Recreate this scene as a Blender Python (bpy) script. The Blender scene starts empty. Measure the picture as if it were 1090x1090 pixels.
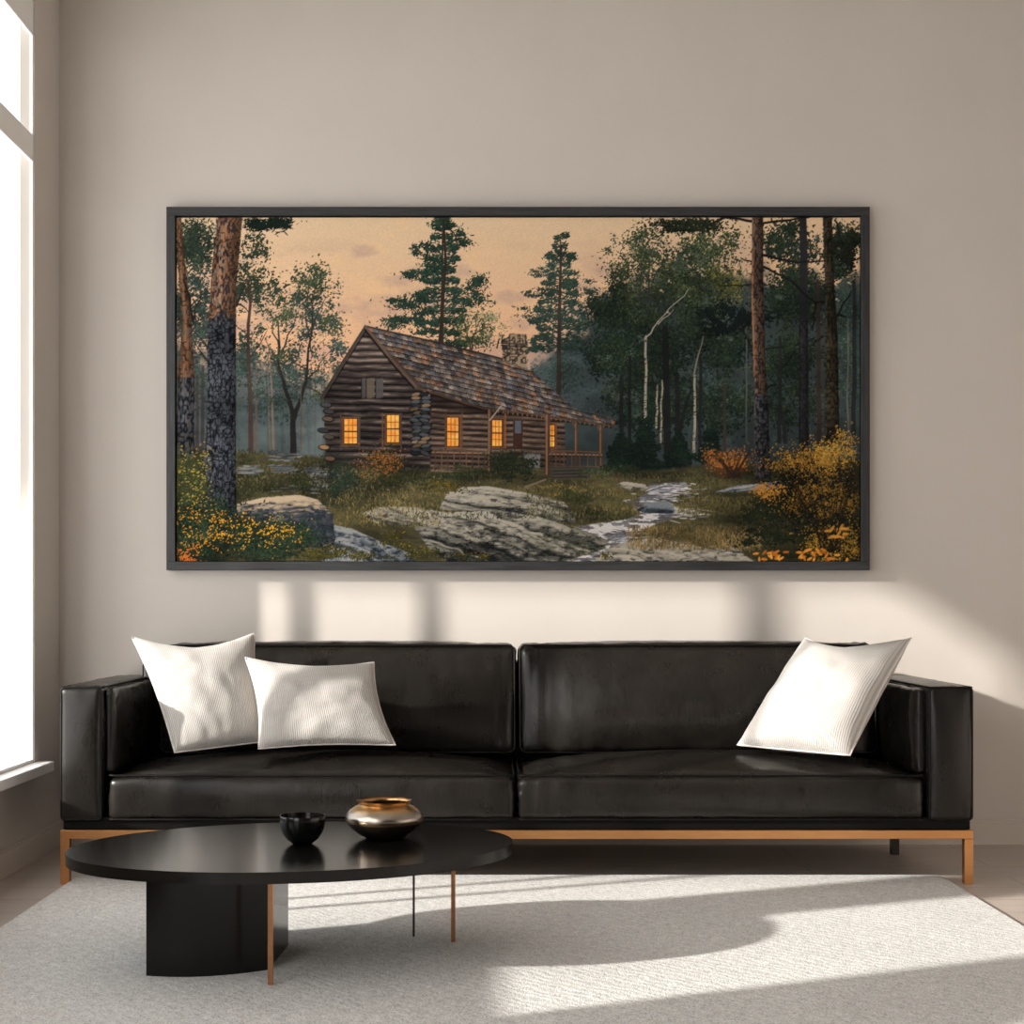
import numpy as np

def paint_forest():
    """The landscape on the canvas, brushed stroke by stroke; returns an sRGB array (rows from the top)."""
    S = 1.5; X0, Y0, X1, Y1 = 188.0, 232.0, 915.0, 597.0
    W = int((X1-X0)*S)+1; H = int((Y1-Y0)*S)+1
    R = np.random.RandomState(11)
    yy, xx = np.mgrid[0:H, 0:W].astype(np.float32)
    PX = xx/S+X0; PY = yy/S+Y0
    img = np.zeros((H, W, 3), np.float32)

    def vnoise(fx, fy, seed=0):
        r = np.random.RandomState(seed+100)
        gw = int(W/fx)+3; gh = int(H/fy)+3
        g = r.rand(gh, gw).astype(np.float32)
        u = xx/fx; v = yy/fy
        iu = u.astype(int); iv = v.astype(int); a = u-iu; b = v-iv
        a = a*a*(3-2*a); b = b*b*(3-2*b)
        return (g[iv, iu]*(1-a)+g[iv, iu+1]*a)*(1-b)+(g[iv+1, iu]*(1-a)+g[iv+1, iu+1]*a)*b
    def fbm(fx, fy, n=4, seed=0):
        o = 0; s = 0; k = 1.0
        for i in range(n):
            o = o+k*vnoise(max(fx/2**i, 1.2), max(fy/2**i, 1.2), seed+i*7); s += k; k *= .6
        return o/s
    def c3(c): return np.array(c, np.float32)
    def mixc(m, c):
        m = m[..., None]; img[:] = img*(1-m)+c3(c)*m
    def polymask(pts, soft=.8):
        n = len(pts)
        P = [((x-X0)*S, (y-Y0)*S) for x, y in pts]
        u0 = max(int(min(p[0] for p in P))-6, 0); u1 = min(int(max(p[0] for p in P))+7, W)
        v0 = max(int(min(p[1] for p in P))-6, 0); v1 = min(int(max(p[1] for p in P))+7, H)
        ys = yy[v0:v1, u0:u1]; xs = xx[v0:v1, u0:u1]
        inside = np.zeros(ys.shape, bool)
        for i in range(n):
            xa, ya = P[i]; xb, yb = P[(i+1) % n]
            if ya == yb: continue
            c = ((ya > ys) != (yb > ys)) & (xs < (xb-xa)*(ys-ya)/(yb-ya)+xa)
            inside ^= c
        m = inside.astype(np.float32)
        if soft > 0:
            for _ in range(max(1, int(soft))):
                p = np.pad(m, 1, mode='edge')
                m = (p[:-2, 1:-1]+p[2:, 1:-1]+p[1:-1, :-2]+p[1:-1, 2:]+2*m)/6
        out = np.zeros((H, W), np.float32); out[v0:v1, u0:u1] = m
        return out
    def dab(x, y, rx, ry, ang, col, al=1.0):
        x = (x-X0)*S; y = (y-Y0)*S; rx = max(rx*S, .55); ry = max(ry*S, .55)
        r = max(rx, ry)+1
        a0 = max(int(x-r), 0); a1 = min(int(x+r)+2, W); b0 = max(int(y-r), 0); b1 = min(int(y+r)+2, H)
        if a0 >= a1 or b0 >= b1: return
        dx = xx[b0:b1, a0:a1]-x; dy = yy[b0:b1, a0:a1]-y
        c = np.cos(ang); s = np.sin(ang)
        d = ((dx*c+dy*s)/rx)**2+((-dx*s+dy*c)/ry)**2
        m = np.clip((1.25-d)*1.8, 0, 1)*al
        reg = img[b0:b1, a0:a1]
        reg += (np.asarray(col, np.float32)-reg)*m[..., None]
    def stroke(pts, w0, w1, col, al=1.0):
        P = [((x-X0)*S, (y-Y0)*S) for x, y in pts]; n = len(P)-1
        for i in range(n):
            (xa, ya), (xb, yb) = P[i], P[i+1]
            wa = (w0+(w1-w0)*i/n)*S/2; wb = (w0+(w1-w0)*(i+1)/n)*S/2
            r = max(wa, wb)+1.5
            a0 = max(int(min(xa, xb)-r), 0); a1 = min(int(max(xa, xb)+r)+2, W)
            b0 = max(int(min(ya, yb)-r), 0); b1 = min(int(max(ya, yb)+r)+2, H)
            if a0 >= a1 or b0 >= b1: continue
            px = xx[b0:b1, a0:a1]-xa; py = yy[b0:b1, a0:a1]-ya
            L = (xb-xa)**2+(yb-ya)**2+1e-6
            t = np.clip((px*(xb-xa)+py*(yb-ya))/L, 0, 1)
            d = np.hypot(px-t*(xb-xa), py-t*(yb-ya))
            w = wa+(wb-wa)*t
            m = np.clip(w-d+.5, 0, 1)*np.minimum(1, w*2+.25)*al
            reg = img[b0:b1, a0:a1]
            reg += (c3(col)-reg)*m[..., None]
    def wig(x0, y0, x1, y1, n=6, j=2.0):
        t = np.linspace(0, 1, n+1)
        xs = x0+(x1-x0)*t; ys = y0+(y1-y0)*t
        jj = R.randn(n+1, 2)*j; jj[0] = 0; jj[-1] = 0
        return [(xs[i]+jj[i, 0], ys[i]+jj[i, 1]*.5) for i in range(n+1)]
    def pick(pal, t):
        t = min(max(t, 0), .999)*(len(pal)-1); i = int(t); f = t-i
        return [pal[i][k]*(1-f)+pal[i+1][k]*f for k in range(3)]
    def foliage(cx, cy, rx, ry, n, pal, size=1.6, al=.85, edge=.9, clumps=9, flat=.6):
        cl = []
        for _ in range(clumps):
            a = R.rand()*6.283; q = R.rand()**.5*.8
            cl.append((cx+np.cos(a)*rx*q, cy+np.sin(a)*ry*q, .25+.3*R.rand()))
        n = int(n*1.7); size = size*.78
        for i in range(n):
            k = cl[R.randint(clumps)]
            a = R.rand()*6.283; q = abs(R.randn())*.55
            ox = np.cos(a)*q; oy = np.sin(a)*q
            x = k[0]+ox*rx*k[2]*edge*1.5; y = k[1]+oy*ry*k[2]*edge*1.5
            light = .5-.28*oy-.12*ox+.25*R.randn()*.8
            t = i/n
            light = light*(.35+.75*t)
            s = size*(.6+.8*R.rand())*(1.25-.5*t)
            dab(x, y, s*(.8+.5*R.rand()), s*flat*(.6+.6*R.rand()), R.rand()*3.14, pick(pal, light), al)
    def pine(x, yt, yb, hw, pal, trunkc, n=14, bare=.0, dens=1.0, lean=0):
        stroke([(x+lean, yt), (x+lean*.4, (yt+yb)/2), (x, yb)], 1.0, 4.2, trunkc)
        for i in range(n):
            t = (i+.3)/n
            y = yt+(yb-yt)*(t*(1-bare)); L = hw*(.18+.82*t**.75)*(.75+.5*R.rand())
            xc = x+lean*(1-t)
            for sgn in (-1, 1):
                LL = L*(.7+.5*R.rand())
                y2 = y+LL*.12+R.randn()*1.2
                stroke([(xc, y), (xc+sgn*LL*.5, y2-1), (xc+sgn*LL, y2)], 1.1, .5, trunkc, .8)
                m = int(LL*3.2*dens)
                for _ in range(m):
                    q = R.rand()**.7
                    yy0 = y+(y2-y)*q-1+R.randn()*(1.5+1.6*(1-q))
                    dab(xc+sgn*LL*q, yy0, 1.5+1.5*R.rand(), .75, sgn*(-.3)+R.randn()*.5, pick(pal, .15+.75*R.rand()*(.5+.5*(yy0 < y+(y2-y)*q))), .85)
    def bark(poly, pal, fx=3.2, fy=6, seed=1, shade=(0.8, 1.0, .62)):
        m = polymask(poly, 1)
        n1 = vnoise(fx*S*.8, fy*S*.8, seed); n2 = fbm(fx*S*.5, fy*S*.6, 3, seed+3)
        cell = np.clip(np.abs(n1-.5)*3.4, 0, 1)*.6+n2*.55
        xs = [p[0] for p in poly]; lo = np.full((H, W), min(xs), np.float32); hi = np.full((H, W), max(xs), np.float32)
        ys = np.arange(H)
        cols = np.where(m > .5, PX, np.nan)
        with np.errstate(all='ignore'):
            import warnings; warnings.simplefilter('ignore')
            l = np.nanmin(cols, 1); h = np.nanmax(cols, 1)
        l = np.nan_to_num(l, nan=0)[:, None]; h = np.nan_to_num(h, nan=1)[:, None]
        u = np.clip((PX-l)/np.maximum(h-l, 1), 0, 1)
        sh = np.interp(u, [0, .35, 1], shade)
        cell = np.clip(cell*1.25-.22, 0, .999)*(len(pal)-1)
        i = cell.astype(int); f = (cell-i)[..., None]
        P = np.array(pal, np.float32); P2 = np.vstack([P, P[-1:]])
        col = (P2[i]*(1-f)+P2[i+1]*f)*sh[..., None]
        img[:] = img*(1-m[..., None])+col*m[..., None]
        return m
    def rock(poly, pal, ang=.15, seed=5, topy=None, h=30):
        m = polymask(poly, 1)
        c = np.cos(ang); s = np.sin(ang)
        u = (xx*c+yy*s); v = (-xx*s+yy*c)+fbm(60, 30, 3, seed)*26
        r = np.random.RandomState(seed); g = r.rand(4096).astype(np.float32)
        def n1(f): 
            q = v/f+300; i = q.astype(int); a = q-i; return g[i % 4096]*(1-a)+g[(i+1) % 4096]*a
        t = .45*n1(7)+.3*n1(2.6)+.45*fbm(16, 6, 4, seed+1)-.08
        yt = min(p[1] for p in poly) if topy is None else topy
        t = t+.34-np.clip((PY-yt)/h, 0, 1)*.42
        t = .40+(t-.50)*1.9-.35*np.clip((fbm(9, 3.2, 3, seed+4)-.56)*8, 0, 1); t = np.where((t > .40) & (t < .46), t-.26, t)
        t = np.clip(t, 0, .999)*(len(pal)-1)
        i = t.astype(int); f = (t-i)[..., None]
        P = np.array(pal, np.float32); P2 = np.vstack([P, P[-1:]])
        col = P2[i]*(1-f)+P2[i+1]*f
        img[:] = img*(1-m[..., None])+col*m[..., None]
    def grass(x0, x1, y0, y1, n, pal, hgt=3.5, al=.6, mask=None):
        for i in range(n):
            x = x0+(x1-x0)*R.rand(); y = y0+(y1-y0)*(i/n)
            if mask is not None:
                a = min(max(int((x-X0)*S), 0), W-1); b = min(max(int((y-Y0)*S), 0), H-1)
                if mask[b, a] < .5: continue
            t = .15+.8*R.rand()*fldn[min(max(int((y-Y0)*S), 0), H-1), min(max(int((x-X0)*S), 0), W-1)]*1.5
            dab(x, y, .5, hgt*(.5+.7*R.rand())*.6, R.randn()*.45, pick(pal, t), al)
    fldn = fbm(44, 16, 3, 77)

    # --- sky -------------------------------------------------------------
    t = np.clip((PY-232)/170, 0, 1)[..., None]
    img[:] = c3((212, 183, 147))*(1-t)+c3((221, 168, 126))*t
    cl = fbm(110, 44, 4, 3)
    mixc(np.clip((cl-.46)*5, 0, 1)*np.clip((PY-250)/60, 0, .75), (170, 140, 128))
    for (x, y, rx, ry) in [(400, 330, 46, 18), (388, 268, 16, 8), (545, 318, 22, 10), (420, 300, 20, 8), (560, 345, 26, 10), (650, 290, 20, 8)]:
        q = ((PX-x)/rx)**2+((PY-y)/ry)**2+1.6*(fbm(24, 16, 3, int(x))-.5)
        mixc(np.clip(1.1-q, 0, 1)*.55, (178, 144, 130))
    cl2 = fbm(80, 36, 4, 9)
    mixc(np.clip((cl2-.55)*4, 0, 1)*.4, (228, 186, 134))
    mixc(np.clip((PY-330)/60, 0, .55)*np.clip((cl-.3)*2, 0, 1), (205, 158, 128))
    # --- mist and far woods ----------------------------------------------
    g = np.clip((PY-395+14*(fbm(40, 20, 3, 4)-.5))/45, 0, 1)
    mixc(g*.9, (122, 132, 130))
    lm = np.clip((PX-188)/(375-188), 0, 1)
    mixc(np.clip((PY-(340+60*lm)+70*(fbm(26, 26, 4, 12)-.5))/30, 0, 1)*(PX < 390)*.8, (76, 90, 90))
    rm = np.clip((PX-560)/120, 0, 1)
    mixc(np.clip((PY-(396-112*rm**.8)+60*(fbm(26, 26, 4, 15)-.5))/26, 0, 1)*(PX > 548), (58, 69, 69))
    mist = [(44, 56, 58), (66, 79, 80), (92, 104, 103), (120, 130, 127)]
    for _ in range(44):
        x = R.choice([R.uniform(188, 375), R.uniform(560, 915)]); y = R.uniform(380, 470)
        foliage(x, y, 16, 16, 90, mist, 1.5, .35, clumps=4)
    for _ in range(34):
        x = R.choice([R.uniform(205, 345), R.uniform(650, 912)]); w = R.uniform(1, 2.6)
        stroke([(x, R.uniform(370, 400)), (x+R.randn()*2, 484)], w*.6, w, (70, 82, 84), .5)
    mixc(np.clip(1-np.abs(PX-345)/45, 0, 1)*np.clip(1-np.abs(PY-455)/50, 0, 1)*.55, (158, 166, 163))
    mixc(np.clip(1-np.abs(PX-600)/60, 0, 1)*np.clip(1-np.abs(PY-405)/60, 0, 1)*.6, (104, 118, 124))

    # --- middle distance trees -------------------------------------------
    G = [(30, 42, 36), (48, 64, 50), (72, 88, 66), (108, 118, 86)]
    Gb = [(38, 54, 54), (56, 76, 72), (82, 100, 88), (116, 128, 104)]
    GP = [(22, 38, 36), (36, 58, 50), (56, 80, 62), (86, 106, 76)]
    TB = (58, 50, 46)
    # left side
    for (x, y, rx, ry, n, p) in [(206, 262, 24, 34, 1500, [(26, 38, 36), (40, 54, 46), (60, 74, 58), (90, 98, 74)]), (204, 330, 26, 44, 1300, [(28, 40, 42), (44, 58, 54), (66, 80, 68)]), (205, 262, 26, 34, 500, G), (270, 262, 18, 16, 260, G), (210, 330, 30, 40, 900, Gb), (262, 300, 24, 26, 560, G), (285, 310, 22, 26, 380, G),
                                 (330, 305, 26, 26, 420, G), (318, 340, 26, 26, 380, Gb), (348, 335, 22, 22, 260, Gb), (270, 375, 34, 34, 800, Gb), (315, 395, 40, 26, 650, Gb),
                                 (350, 380, 22, 26, 300, Gb), (205, 400, 26, 40, 600, Gb), (290, 430, 40, 20, 380, Gb)]:
        foliage(x, y, rx, ry, n, p, 1.45, .8, clumps=16, edge=.8)
    stroke(wig(312, 483, 312, 440, 4, .4), 7, 5.5, (42, 40, 40))
    stroke(wig(312, 445, 298, 395, 5, .8)+wig(298, 395, 296, 345, 4, 1.2), 5, 1.2, (46, 44, 42))
    stroke(wig(313, 445, 326, 405, 5, .8)+wig(326, 405, 332, 320, 5, 1.5), 5, 1.0, (46, 44, 42))
    for (a, b, c, d) in [(298, 400, 282, 360), (300, 375, 318, 330), (326, 405, 350, 375), (330, 370, 322, 320), (331, 352, 346, 318), (297, 372, 285, 330), (328, 395, 305, 380), (325, 412, 345, 420)]:
        stroke(wig(a, b, c, d, 5, 1.2), 1.8, .5, (60, 54, 48))
    for (x, y, rx, ry, n) in [(296, 336, 20, 14, 240), (334, 300, 24, 18, 300), (350, 345, 16, 14, 150), (300, 380, 14, 10, 110), (342, 422, 14, 8, 120)]:
        foliage(x, y, rx, ry, n, [(50, 66, 48), (78, 94, 62), (122, 130, 88)], 1.2, .8, clumps=12)
    stroke(wig(264, 300, 267, 484, 8, .8), 2.5, 5.6, (78, 62, 56))
    stroke(wig(288, 370, 291, 480, 6, .5), .8, 3, (124, 106, 92)); stroke(wig(285, 380, 287, 478, 5, .5), .6, 2, (112, 100, 90))
    stroke(wig(272, 380, 272, 478, 6, .5), .6, 3, (108, 90, 80)); stroke(wig(321, 400, 320, 478, 4, .5), .6, 2, (108, 94, 82))
    for (a, b, c, d) in [(266, 360, 250, 345), (267, 380, 284, 352), (266, 395, 252, 382), (268, 425, 288, 408)]:
        stroke(wig(a, b, c, d, 4, 1), 1.6, .5, (70, 60, 54))
    # pines behind the roof
    pine(470, 228, 372, 34, GP, (62, 52, 44), 13, 0, 1.25, 1)
    for (x, y, rx, ry, n) in [(487, 256, 18, 10, 260), (450, 266, 14, 9, 200), (466, 238, 22, 9, 300), (455, 295, 26, 10, 420), (502, 308, 24, 18, 520), (440, 325, 34, 12, 500), (445, 345, 38, 12, 540), (466, 280, 20, 8, 220)]:
        foliage(x, y, rx, ry, n, GP, 1.6, .85, clumps=9, edge=.75, flat=.45)
    stroke([(472, 235), (474, 280), (471, 320), (468, 370)], 2, 4.5, (58, 46, 40))
    foliage(505, 350, 30, 22, 560, [(44, 58, 44), (68, 88, 56), (104, 120, 78), (140, 148, 104)], 1.3, .8, clumps=16)
    foliage(525, 345, 18, 20, 160, [(100, 110, 80), (146, 150, 110)], 1.1, .6, clumps=8)
    for (a, b, c, d) in [(500, 372, 492, 335), (502, 372, 508, 330), (502, 360, 520, 340)]: stroke(wig(a, b, c, d, 4, 1), 1.4, .5, (66, 58, 48))
    foliage(590, 400, 40, 22, 700, Gb, 1.5, .7, clumps=12)
    foliage(610, 380, 34, 26, 500, Gb, 1.4, .6, clumps=10)
    pine(595, 250, 418, 30, [(34, 50, 48), (52, 74, 64), (78, 98, 76)], (66, 58, 54), 13, .25, 1.0, 1)
    for (x, y, rx, ry, n) in [(595, 275, 18, 8, 180), (580, 290, 20, 6, 190), (575, 312, 22, 6, 220), (572, 332, 22, 9, 260), (612, 300, 20, 11, 280), (622, 318, 20, 13, 320), (608, 338, 20, 9, 240), (575, 362, 14, 11, 240)]:
        foliage(x, y, rx, ry, n, [(34, 50, 48), (50, 72, 62), (76, 96, 74)], 1.5, .82, clumps=8, edge=.72, flat=.4)
    stroke([(597, 262), (595, 330), (594, 420)], 2, 4.8, (62, 54, 50))
    stroke(wig(595, 400, 612, 384, 4, 1), 2, .8, (62, 54, 50))
    # the broadleaf wood on the right
    GL = [(28, 38, 30), (44, 58, 42), (66, 80, 54), (98, 108, 68), (132, 136, 88)]
    GD = [(20, 28, 26), (32, 44, 36), (48, 62, 46), (72, 84, 56)]
    for (x, y, rx, ry, n, p, s) in [(690, 262, 26, 24, 900, GL, 1.3), (660, 300, 26, 26, 620, GL, 1.3), (655, 330, 30, 28, 1500, GD, 1.8), (700, 310, 40, 46, 1900, GL, 1.6), (745, 300, 44, 44, 2100, GL, 1.7), (760, 262, 36, 22, 800, GL, 1.4),
                                 (650, 375, 34, 26, 1500, GD, 1.8), (700, 375, 46, 40, 2400, GD, 1.9), (760, 360, 44, 40, 2200, GD, 1.9), (690, 425, 50, 38, 2200, GD, 1.9), (755, 425, 46, 36, 1800, GD, 1.9),
                                 (845, 262, 36, 26, 1300, GD, 1.6), (845, 315, 34, 34, 1700, GD, 1.8), (900, 270, 22, 36, 1300, GD, 1.7), (898, 340, 24, 40, 900, Gb, 1.7), (840, 385, 34, 34, 1500, GD, 1.8), (905, 400, 18, 34, 500, Gb, 1.6),
                                 (840, 430, 36, 30, 900, GD, 1.7), (775, 300, 24, 30, 500, [(70, 80, 44), (128, 124, 60), (160, 146, 80)], 1.1)]:
        foliage(x, y, rx, ry, n, p, s, .85, clumps=20, edge=.85)
    foliage(778, 340, 40, 20, 900, [(18, 24, 24), (28, 38, 34)], 2, .85, clumps=14)
    for _ in range(26):
        x = R.uniform(650, 912); y = R.uniform(400, 478)
        foliage(x, y, 12, 10, 60, [(50, 66, 66), (78, 94, 92), (98, 112, 108)], 1.3, .35, clumps=4)
    for _ in range(150):
        x = R.uniform(640, 912); y = R.uniform(245, 440); b = R.rand()
        foliage(x, y, 9, 6, 26, [(24, 32, 28), (44, 56, 42), (74, 86, 56), (120, 124, 76)] if b > .35 else [(52, 64, 58), (84, 98, 86), (112, 124, 104)], 1.1, .8, clumps=5)
    for _ in range(60):
        x = R.uniform(655, 905); y = 240+abs(R.randn())*40
        dab(x, y, 1.6, 1.1, R.rand()*3, (196, 172, 146), .75); dab(x+2, y+1.5, 1, .8, 0, (186, 164, 140), .7)
    for _ in range(60):
        x = R.uniform(190, 360); y = R.uniform(280, 430)
        foliage(x, y, 8, 5, 16, [(36, 50, 44), (60, 76, 56), (96, 106, 74)], 1.0, .75, clumps=4)
    # trunks deep in the wood
    for (x, a, b, w, c) in [(661, 400, 500, 5, (36, 38, 38)), (707, 350, 498, 8, (34, 36, 36)), (720, 400, 498, 6, (34, 36, 36)), (770, 410, 492, 3.4, (64, 56, 50)), (854, 232, 478, 10, (42, 42, 44)), (870, 300, 470, 5, (60, 48, 42)), (833, 440, 470, 5, (44, 46, 46)), (902, 340, 470, 2.0, (104, 98, 90)), (793, 350, 470, 1.8, (88, 88, 84)), (670, 380, 495, 4, (34, 36, 36)), (745, 380, 490, 4, (36, 38, 38)), (830, 360, 470, 4, (40, 42, 42)), (908, 300, 460, 5, (40, 42, 42))]:
        stroke(wig(x, a, x+R.randn()*1.5, b, 6, .5), w*.75, w, c, .95)
    stroke(wig(718, 470, 735, 415, 4, 1.4), 5, 2, (34, 36, 36)); stroke(wig(706, 440, 694, 400, 4, 1), 3, 1.4, (34, 36, 36))
    for (x, a, b, w) in [(686, 358, 502, 3.4), (698, 410, 455, 2.2), (703, 405, 470, 2.2), (738, 400, 480, 3.0)]:
        stroke(wig(x+1, a, x, b, 8, .5), w*.7, w, (150, 142, 124))
        for k in range(int((b-a)/3)): dab(x+R.randn()*w*.3, a+R.rand()*(b-a), .9, .6, 0, (52, 50, 46), .8)
    stroke(wig(686, 360, 700, 342, 3, 1)+wig(700, 342, 732, 308, 5, 1), 1.7, .8, (150, 144, 128)); stroke(wig(700, 345, 716, 330, 3, .6), 1.5, .6, (150, 144, 128))
    stroke(wig(738, 400, 748, 358, 5, .7), 1.8, 1, (128, 122, 106))
    for (a, b, c, d) in [(690, 320, 692, 268), (680, 320, 682, 290), (694, 300, 710, 272), (668, 318, 660, 296), (690, 300, 676, 270)]: stroke(wig(a, b, c, d, 5, 1), 2, .6, (60, 58, 50))
    # small dark firs under the trees
    for (x, yt, yb, hw) in [(660, 466, 504, 17), (686, 448, 504, 20), (668, 472, 504, 20), (722, 462, 496, 16), (755, 460, 492, 14)]:
        pine(x, yt, yb, hw, [(16, 24, 22), (26, 38, 32), (40, 54, 40)], (40, 34, 30), 9, 0, 2.0)

    # --- ground -------------------------------------------------------------
    gy = np.interp(PX, [188, 250, 345, 480, 560, 640, 700, 760, 915], [470, 478, 484, 490, 495, 500, 498, 492, 486])+3*(fbm(16, 16, 3, 31)-.5)
    gm = np.clip((PY-gy)/4, 0, 1)
    gn = fbm(52, 12, 4, 21)
    t = np.clip(gn*1.5-.25, 0, 1)[..., None]
    gc = (c3((52, 52, 38))*(1-t)+c3((122, 110, 70))*t)
    dk = np.interp(PX, [188, 250, 400, 700, 800, 915], [.62, .85, 1, 1, .8, .5])[..., None]
    gc = gc*dk
    img[:] = img*(1-gm[..., None])+gc*gm[..., None]
    for (x, y, rx, ry, k_) in [(275, 515, 40, 14, .5), (345, 525, 30, 12, .5), (400, 520, 30, 12, .45), (500, 506, 60, 7, .55), (640, 548, 40, 9, .5), (600, 545, 50, 8, .4), (820, 540, 60, 20, .5), (880, 560, 60, 50, .6), (800, 500, 50, 6, .4), (690, 505, 50, 4, .5), (360, 500, 30, 14, .55), (230, 560, 50, 50, .6)]:
        q = ((PX-x)/rx)**2+((PY-y)/ry)**2+1.2*(fbm(20, 10, 3, int(x))-.5)
        mixc(np.clip(1.2-q, 0, 1)*k_*gm, (26, 30, 22))
    GR = [(30, 34, 24), (66, 68, 40), (110, 100, 58), (152, 130, 78), (176, 150, 96)]
    GS = [(30, 36, 28), (46, 54, 36), (72, 76, 44), (98, 94, 54)]
    grass(250, 480, 484, 560, 3000, GR, 3.2, .55)
    grass(455, 770, 503, 597, 4200, GR, 3.2, .5)
    grass(730, 915, 494, 597, 2600, GS, 3.2, .6)
    grass(188, 300, 478, 540, 1200, GS, 3, .6)
    for (x, y, rx, ry) in [(300, 486, 28, 3), (265, 500, 16, 2.4), (318, 500, 22, 2), (330, 518, 26, 3), (300, 497, 14, 2), (345, 505, 20, 2.5)]:
        for k in range(26): dab(x+R.randn()*rx*.5, y+R.randn()*ry, 4+4*R.rand(), .9, .06*R.randn(), pick([(58, 62, 66), (104, 106, 108), (150, 146, 140)], R.rand()), .75)
    foliage(330, 510, 24, 16, 320, [(34, 42, 30), (58, 62, 36), (84, 84, 46)], 1.4, .8)
    # stream
    sm = polymask([(690, 515), (728, 512), (733, 520), (708, 527), (700, 531), (716, 537), (738, 545), (700, 556), (676, 568), (664, 578), (720, 580), (790, 594), (800, 600), (590, 600), (622, 590), (645, 583), (640, 572), (610, 560), (668, 552), (680, 545), (664, 533), (690, 525)], 2)
    fl = fbm(26, 4, 4, 51)
    wc = c3((66, 72, 84))*(1-fl[..., None])+c3((186, 180, 178))*fl[..., None]
    wc = np.where((fl > .56)[..., None], c3((208, 203, 200)), wc)
    wc = np.where(((fl > .36) & (fl < .42))[..., None], c3((98, 76, 66)), wc)
    img[:] = img*(1-sm[..., None]*.93)+wc*sm[..., None]*.93
    for k in range(330):
        t = R.rand()
        x, y = [(712, 522), (700, 531), (726, 544), (668, 570), (652, 588), (760, 588)][R.randint(6)]
        dab(x+R.randn()*15, y+R.randn()*4, 3+4*R.rand(), .7, R.randn()*.15, pick([(74, 82, 98), (158, 156, 160), (224, 218, 214)], R.rand()), .7)
    grass(660, 760, 535, 545, 420, GR, 2.5, .4)
    RK = [(34, 36, 36), (62, 62, 58), (98, 96, 88), (124, 120, 108), (150, 143, 128), (172, 163, 146)]
    RB = [(36, 42, 50), (62, 70, 80), (98, 106, 114), (126, 131, 135), (150, 150, 148)]
    rock([(676, 543), (688, 535), (708, 532), (718, 538), (716, 546), (694, 546)], RB[:4], .1, 61, h=20)
    rock([(655, 515), (668, 521), (690, 520), (686, 515), (664, 512)], RK, .2, 62)
    rock([(758, 524), (780, 517), (850, 510), (876, 510), (850, 517), (800, 522)], RB, -.1, 63)
    rock([(467, 541), (476, 524), (492, 518), (520, 517), (560, 524), (600, 534), (612, 546), (612, 556), (580, 553), (540, 549), (500, 545)], RK, .22, 64, h=44)
    rock([(383, 546), (405, 539), (440, 539), (475, 545), (530, 543), (572, 549), (618, 564), (648, 575), (640, 584), (600, 596), (560, 600), (480, 600), (455, 582), (440, 560), (400, 556)], RK, .32, 65, h=62)
    rock([(355, 558), (375, 562), (410, 578), (436, 588), (444, 600), (340, 600), (356, 575)], RB, .5, 66, h=60)
    rock([(628, 600), (650, 580), (690, 572), (730, 577), (770, 588), (820, 600)], RK, .2, 67, h=50)
    rock([(252, 536), (280, 529), (318, 526), (338, 531), (354, 546), (356, 576), (340, 583), (320, 580), (300, 562), (252, 548)], [(40, 46, 52), (62, 66, 70), (110, 104, 98), (160, 140, 116), (190, 166, 136)], -.06, 68, h=24)
    m = polymask([(300, 548), (336, 545), (354, 546), (356, 576), (335, 583), (318, 578)], 1)
    mixc(m*.75, (50, 56, 66))
    mixc(m*np.clip((fbm(6, 6, 3, 5)-.5)*5, 0, 1)*.5, (104, 106, 108))
    grass(360, 470, 525, 560, 900, GR, 3.5, .65)
    grass(440, 660, 545, 552, 240, GS, 2.6, .6)
    for (x, y, rx, ry, n) in [(415, 572, 22, 10, 300), (440, 585, 26, 10, 420), (395, 590, 30, 7, 260), (500, 592, 22, 5, 200), (645, 590, 10, 4, 60)]:
        foliage(x, y, rx, ry, n, [(36, 42, 26), (66, 66, 34), (112, 100, 44), (176, 148, 62)], 1.0, .85)
    for k in range(90): dab(R.uniform(560, 640), R.uniform(565, 590), 3, 1, .4, (72, 78, 48), .35)

    # --- cabin ----------------------------------------------------------------
    def logs(poly, spacing, slope, seed, dark=(26, 23, 24), a=(74, 64, 60), b=(142, 124, 110)):
        m = polymask(poly, 1)
        n = fbm(30, 3, 4, seed)
        wob = vnoise(24, 24, seed+2)*1.6
        v = (PY-slope*(PX-400)+wob)/spacing
        f = v-np.floor(v)
        rnd = np.random.RandomState(seed).rand(400)[(np.floor(v).astype(int)) % 400]
        sh = np.clip(1-np.abs(f-.38)*1.75, 0, 1)**.8
        t = np.clip(sh*(.1+1.35*n)+.25*(rnd-.5), 0, 1)[..., None]
        col = np.where(t < .5, c3(dark)*(1-2*t)+c3(a)*2*t, c3(a)*(2-2*t)+c3(b)*(2*t-1))
        img[:] = img*(1-m[..., None])+col*m[..., None]
    logs([(458, 416), (600, 436), (602, 496), (520, 499), (456, 504)], 6.0, .03, 41, (28, 24, 24), (84, 68, 58), (138, 114, 94))
    logs([(389, 350), (344, 424), (347, 490), (400, 498), (458, 504), (458, 424), (442, 408)], 7.2, .02, 42)
    mixc(polymask([(458, 416), (515, 428), (570, 438), (600, 440), (600, 446), (513, 440), (458, 434)], 2)*.6, (32, 26, 24))
    mixc(polymask([(344, 480), (458, 494), (458, 506), (347, 494)], 3)*.55, (38, 38, 34))
    # roof with shingles
    rp = [(388, 347), (430, 356), (470, 366), (510, 376), (545, 385), (566, 395), (581, 408), (598, 424), (614, 436), (656, 447), (652, 453), (612, 446), (570, 440), (513, 433), (447, 413)]
    m = polymask(rp, 1)
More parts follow.
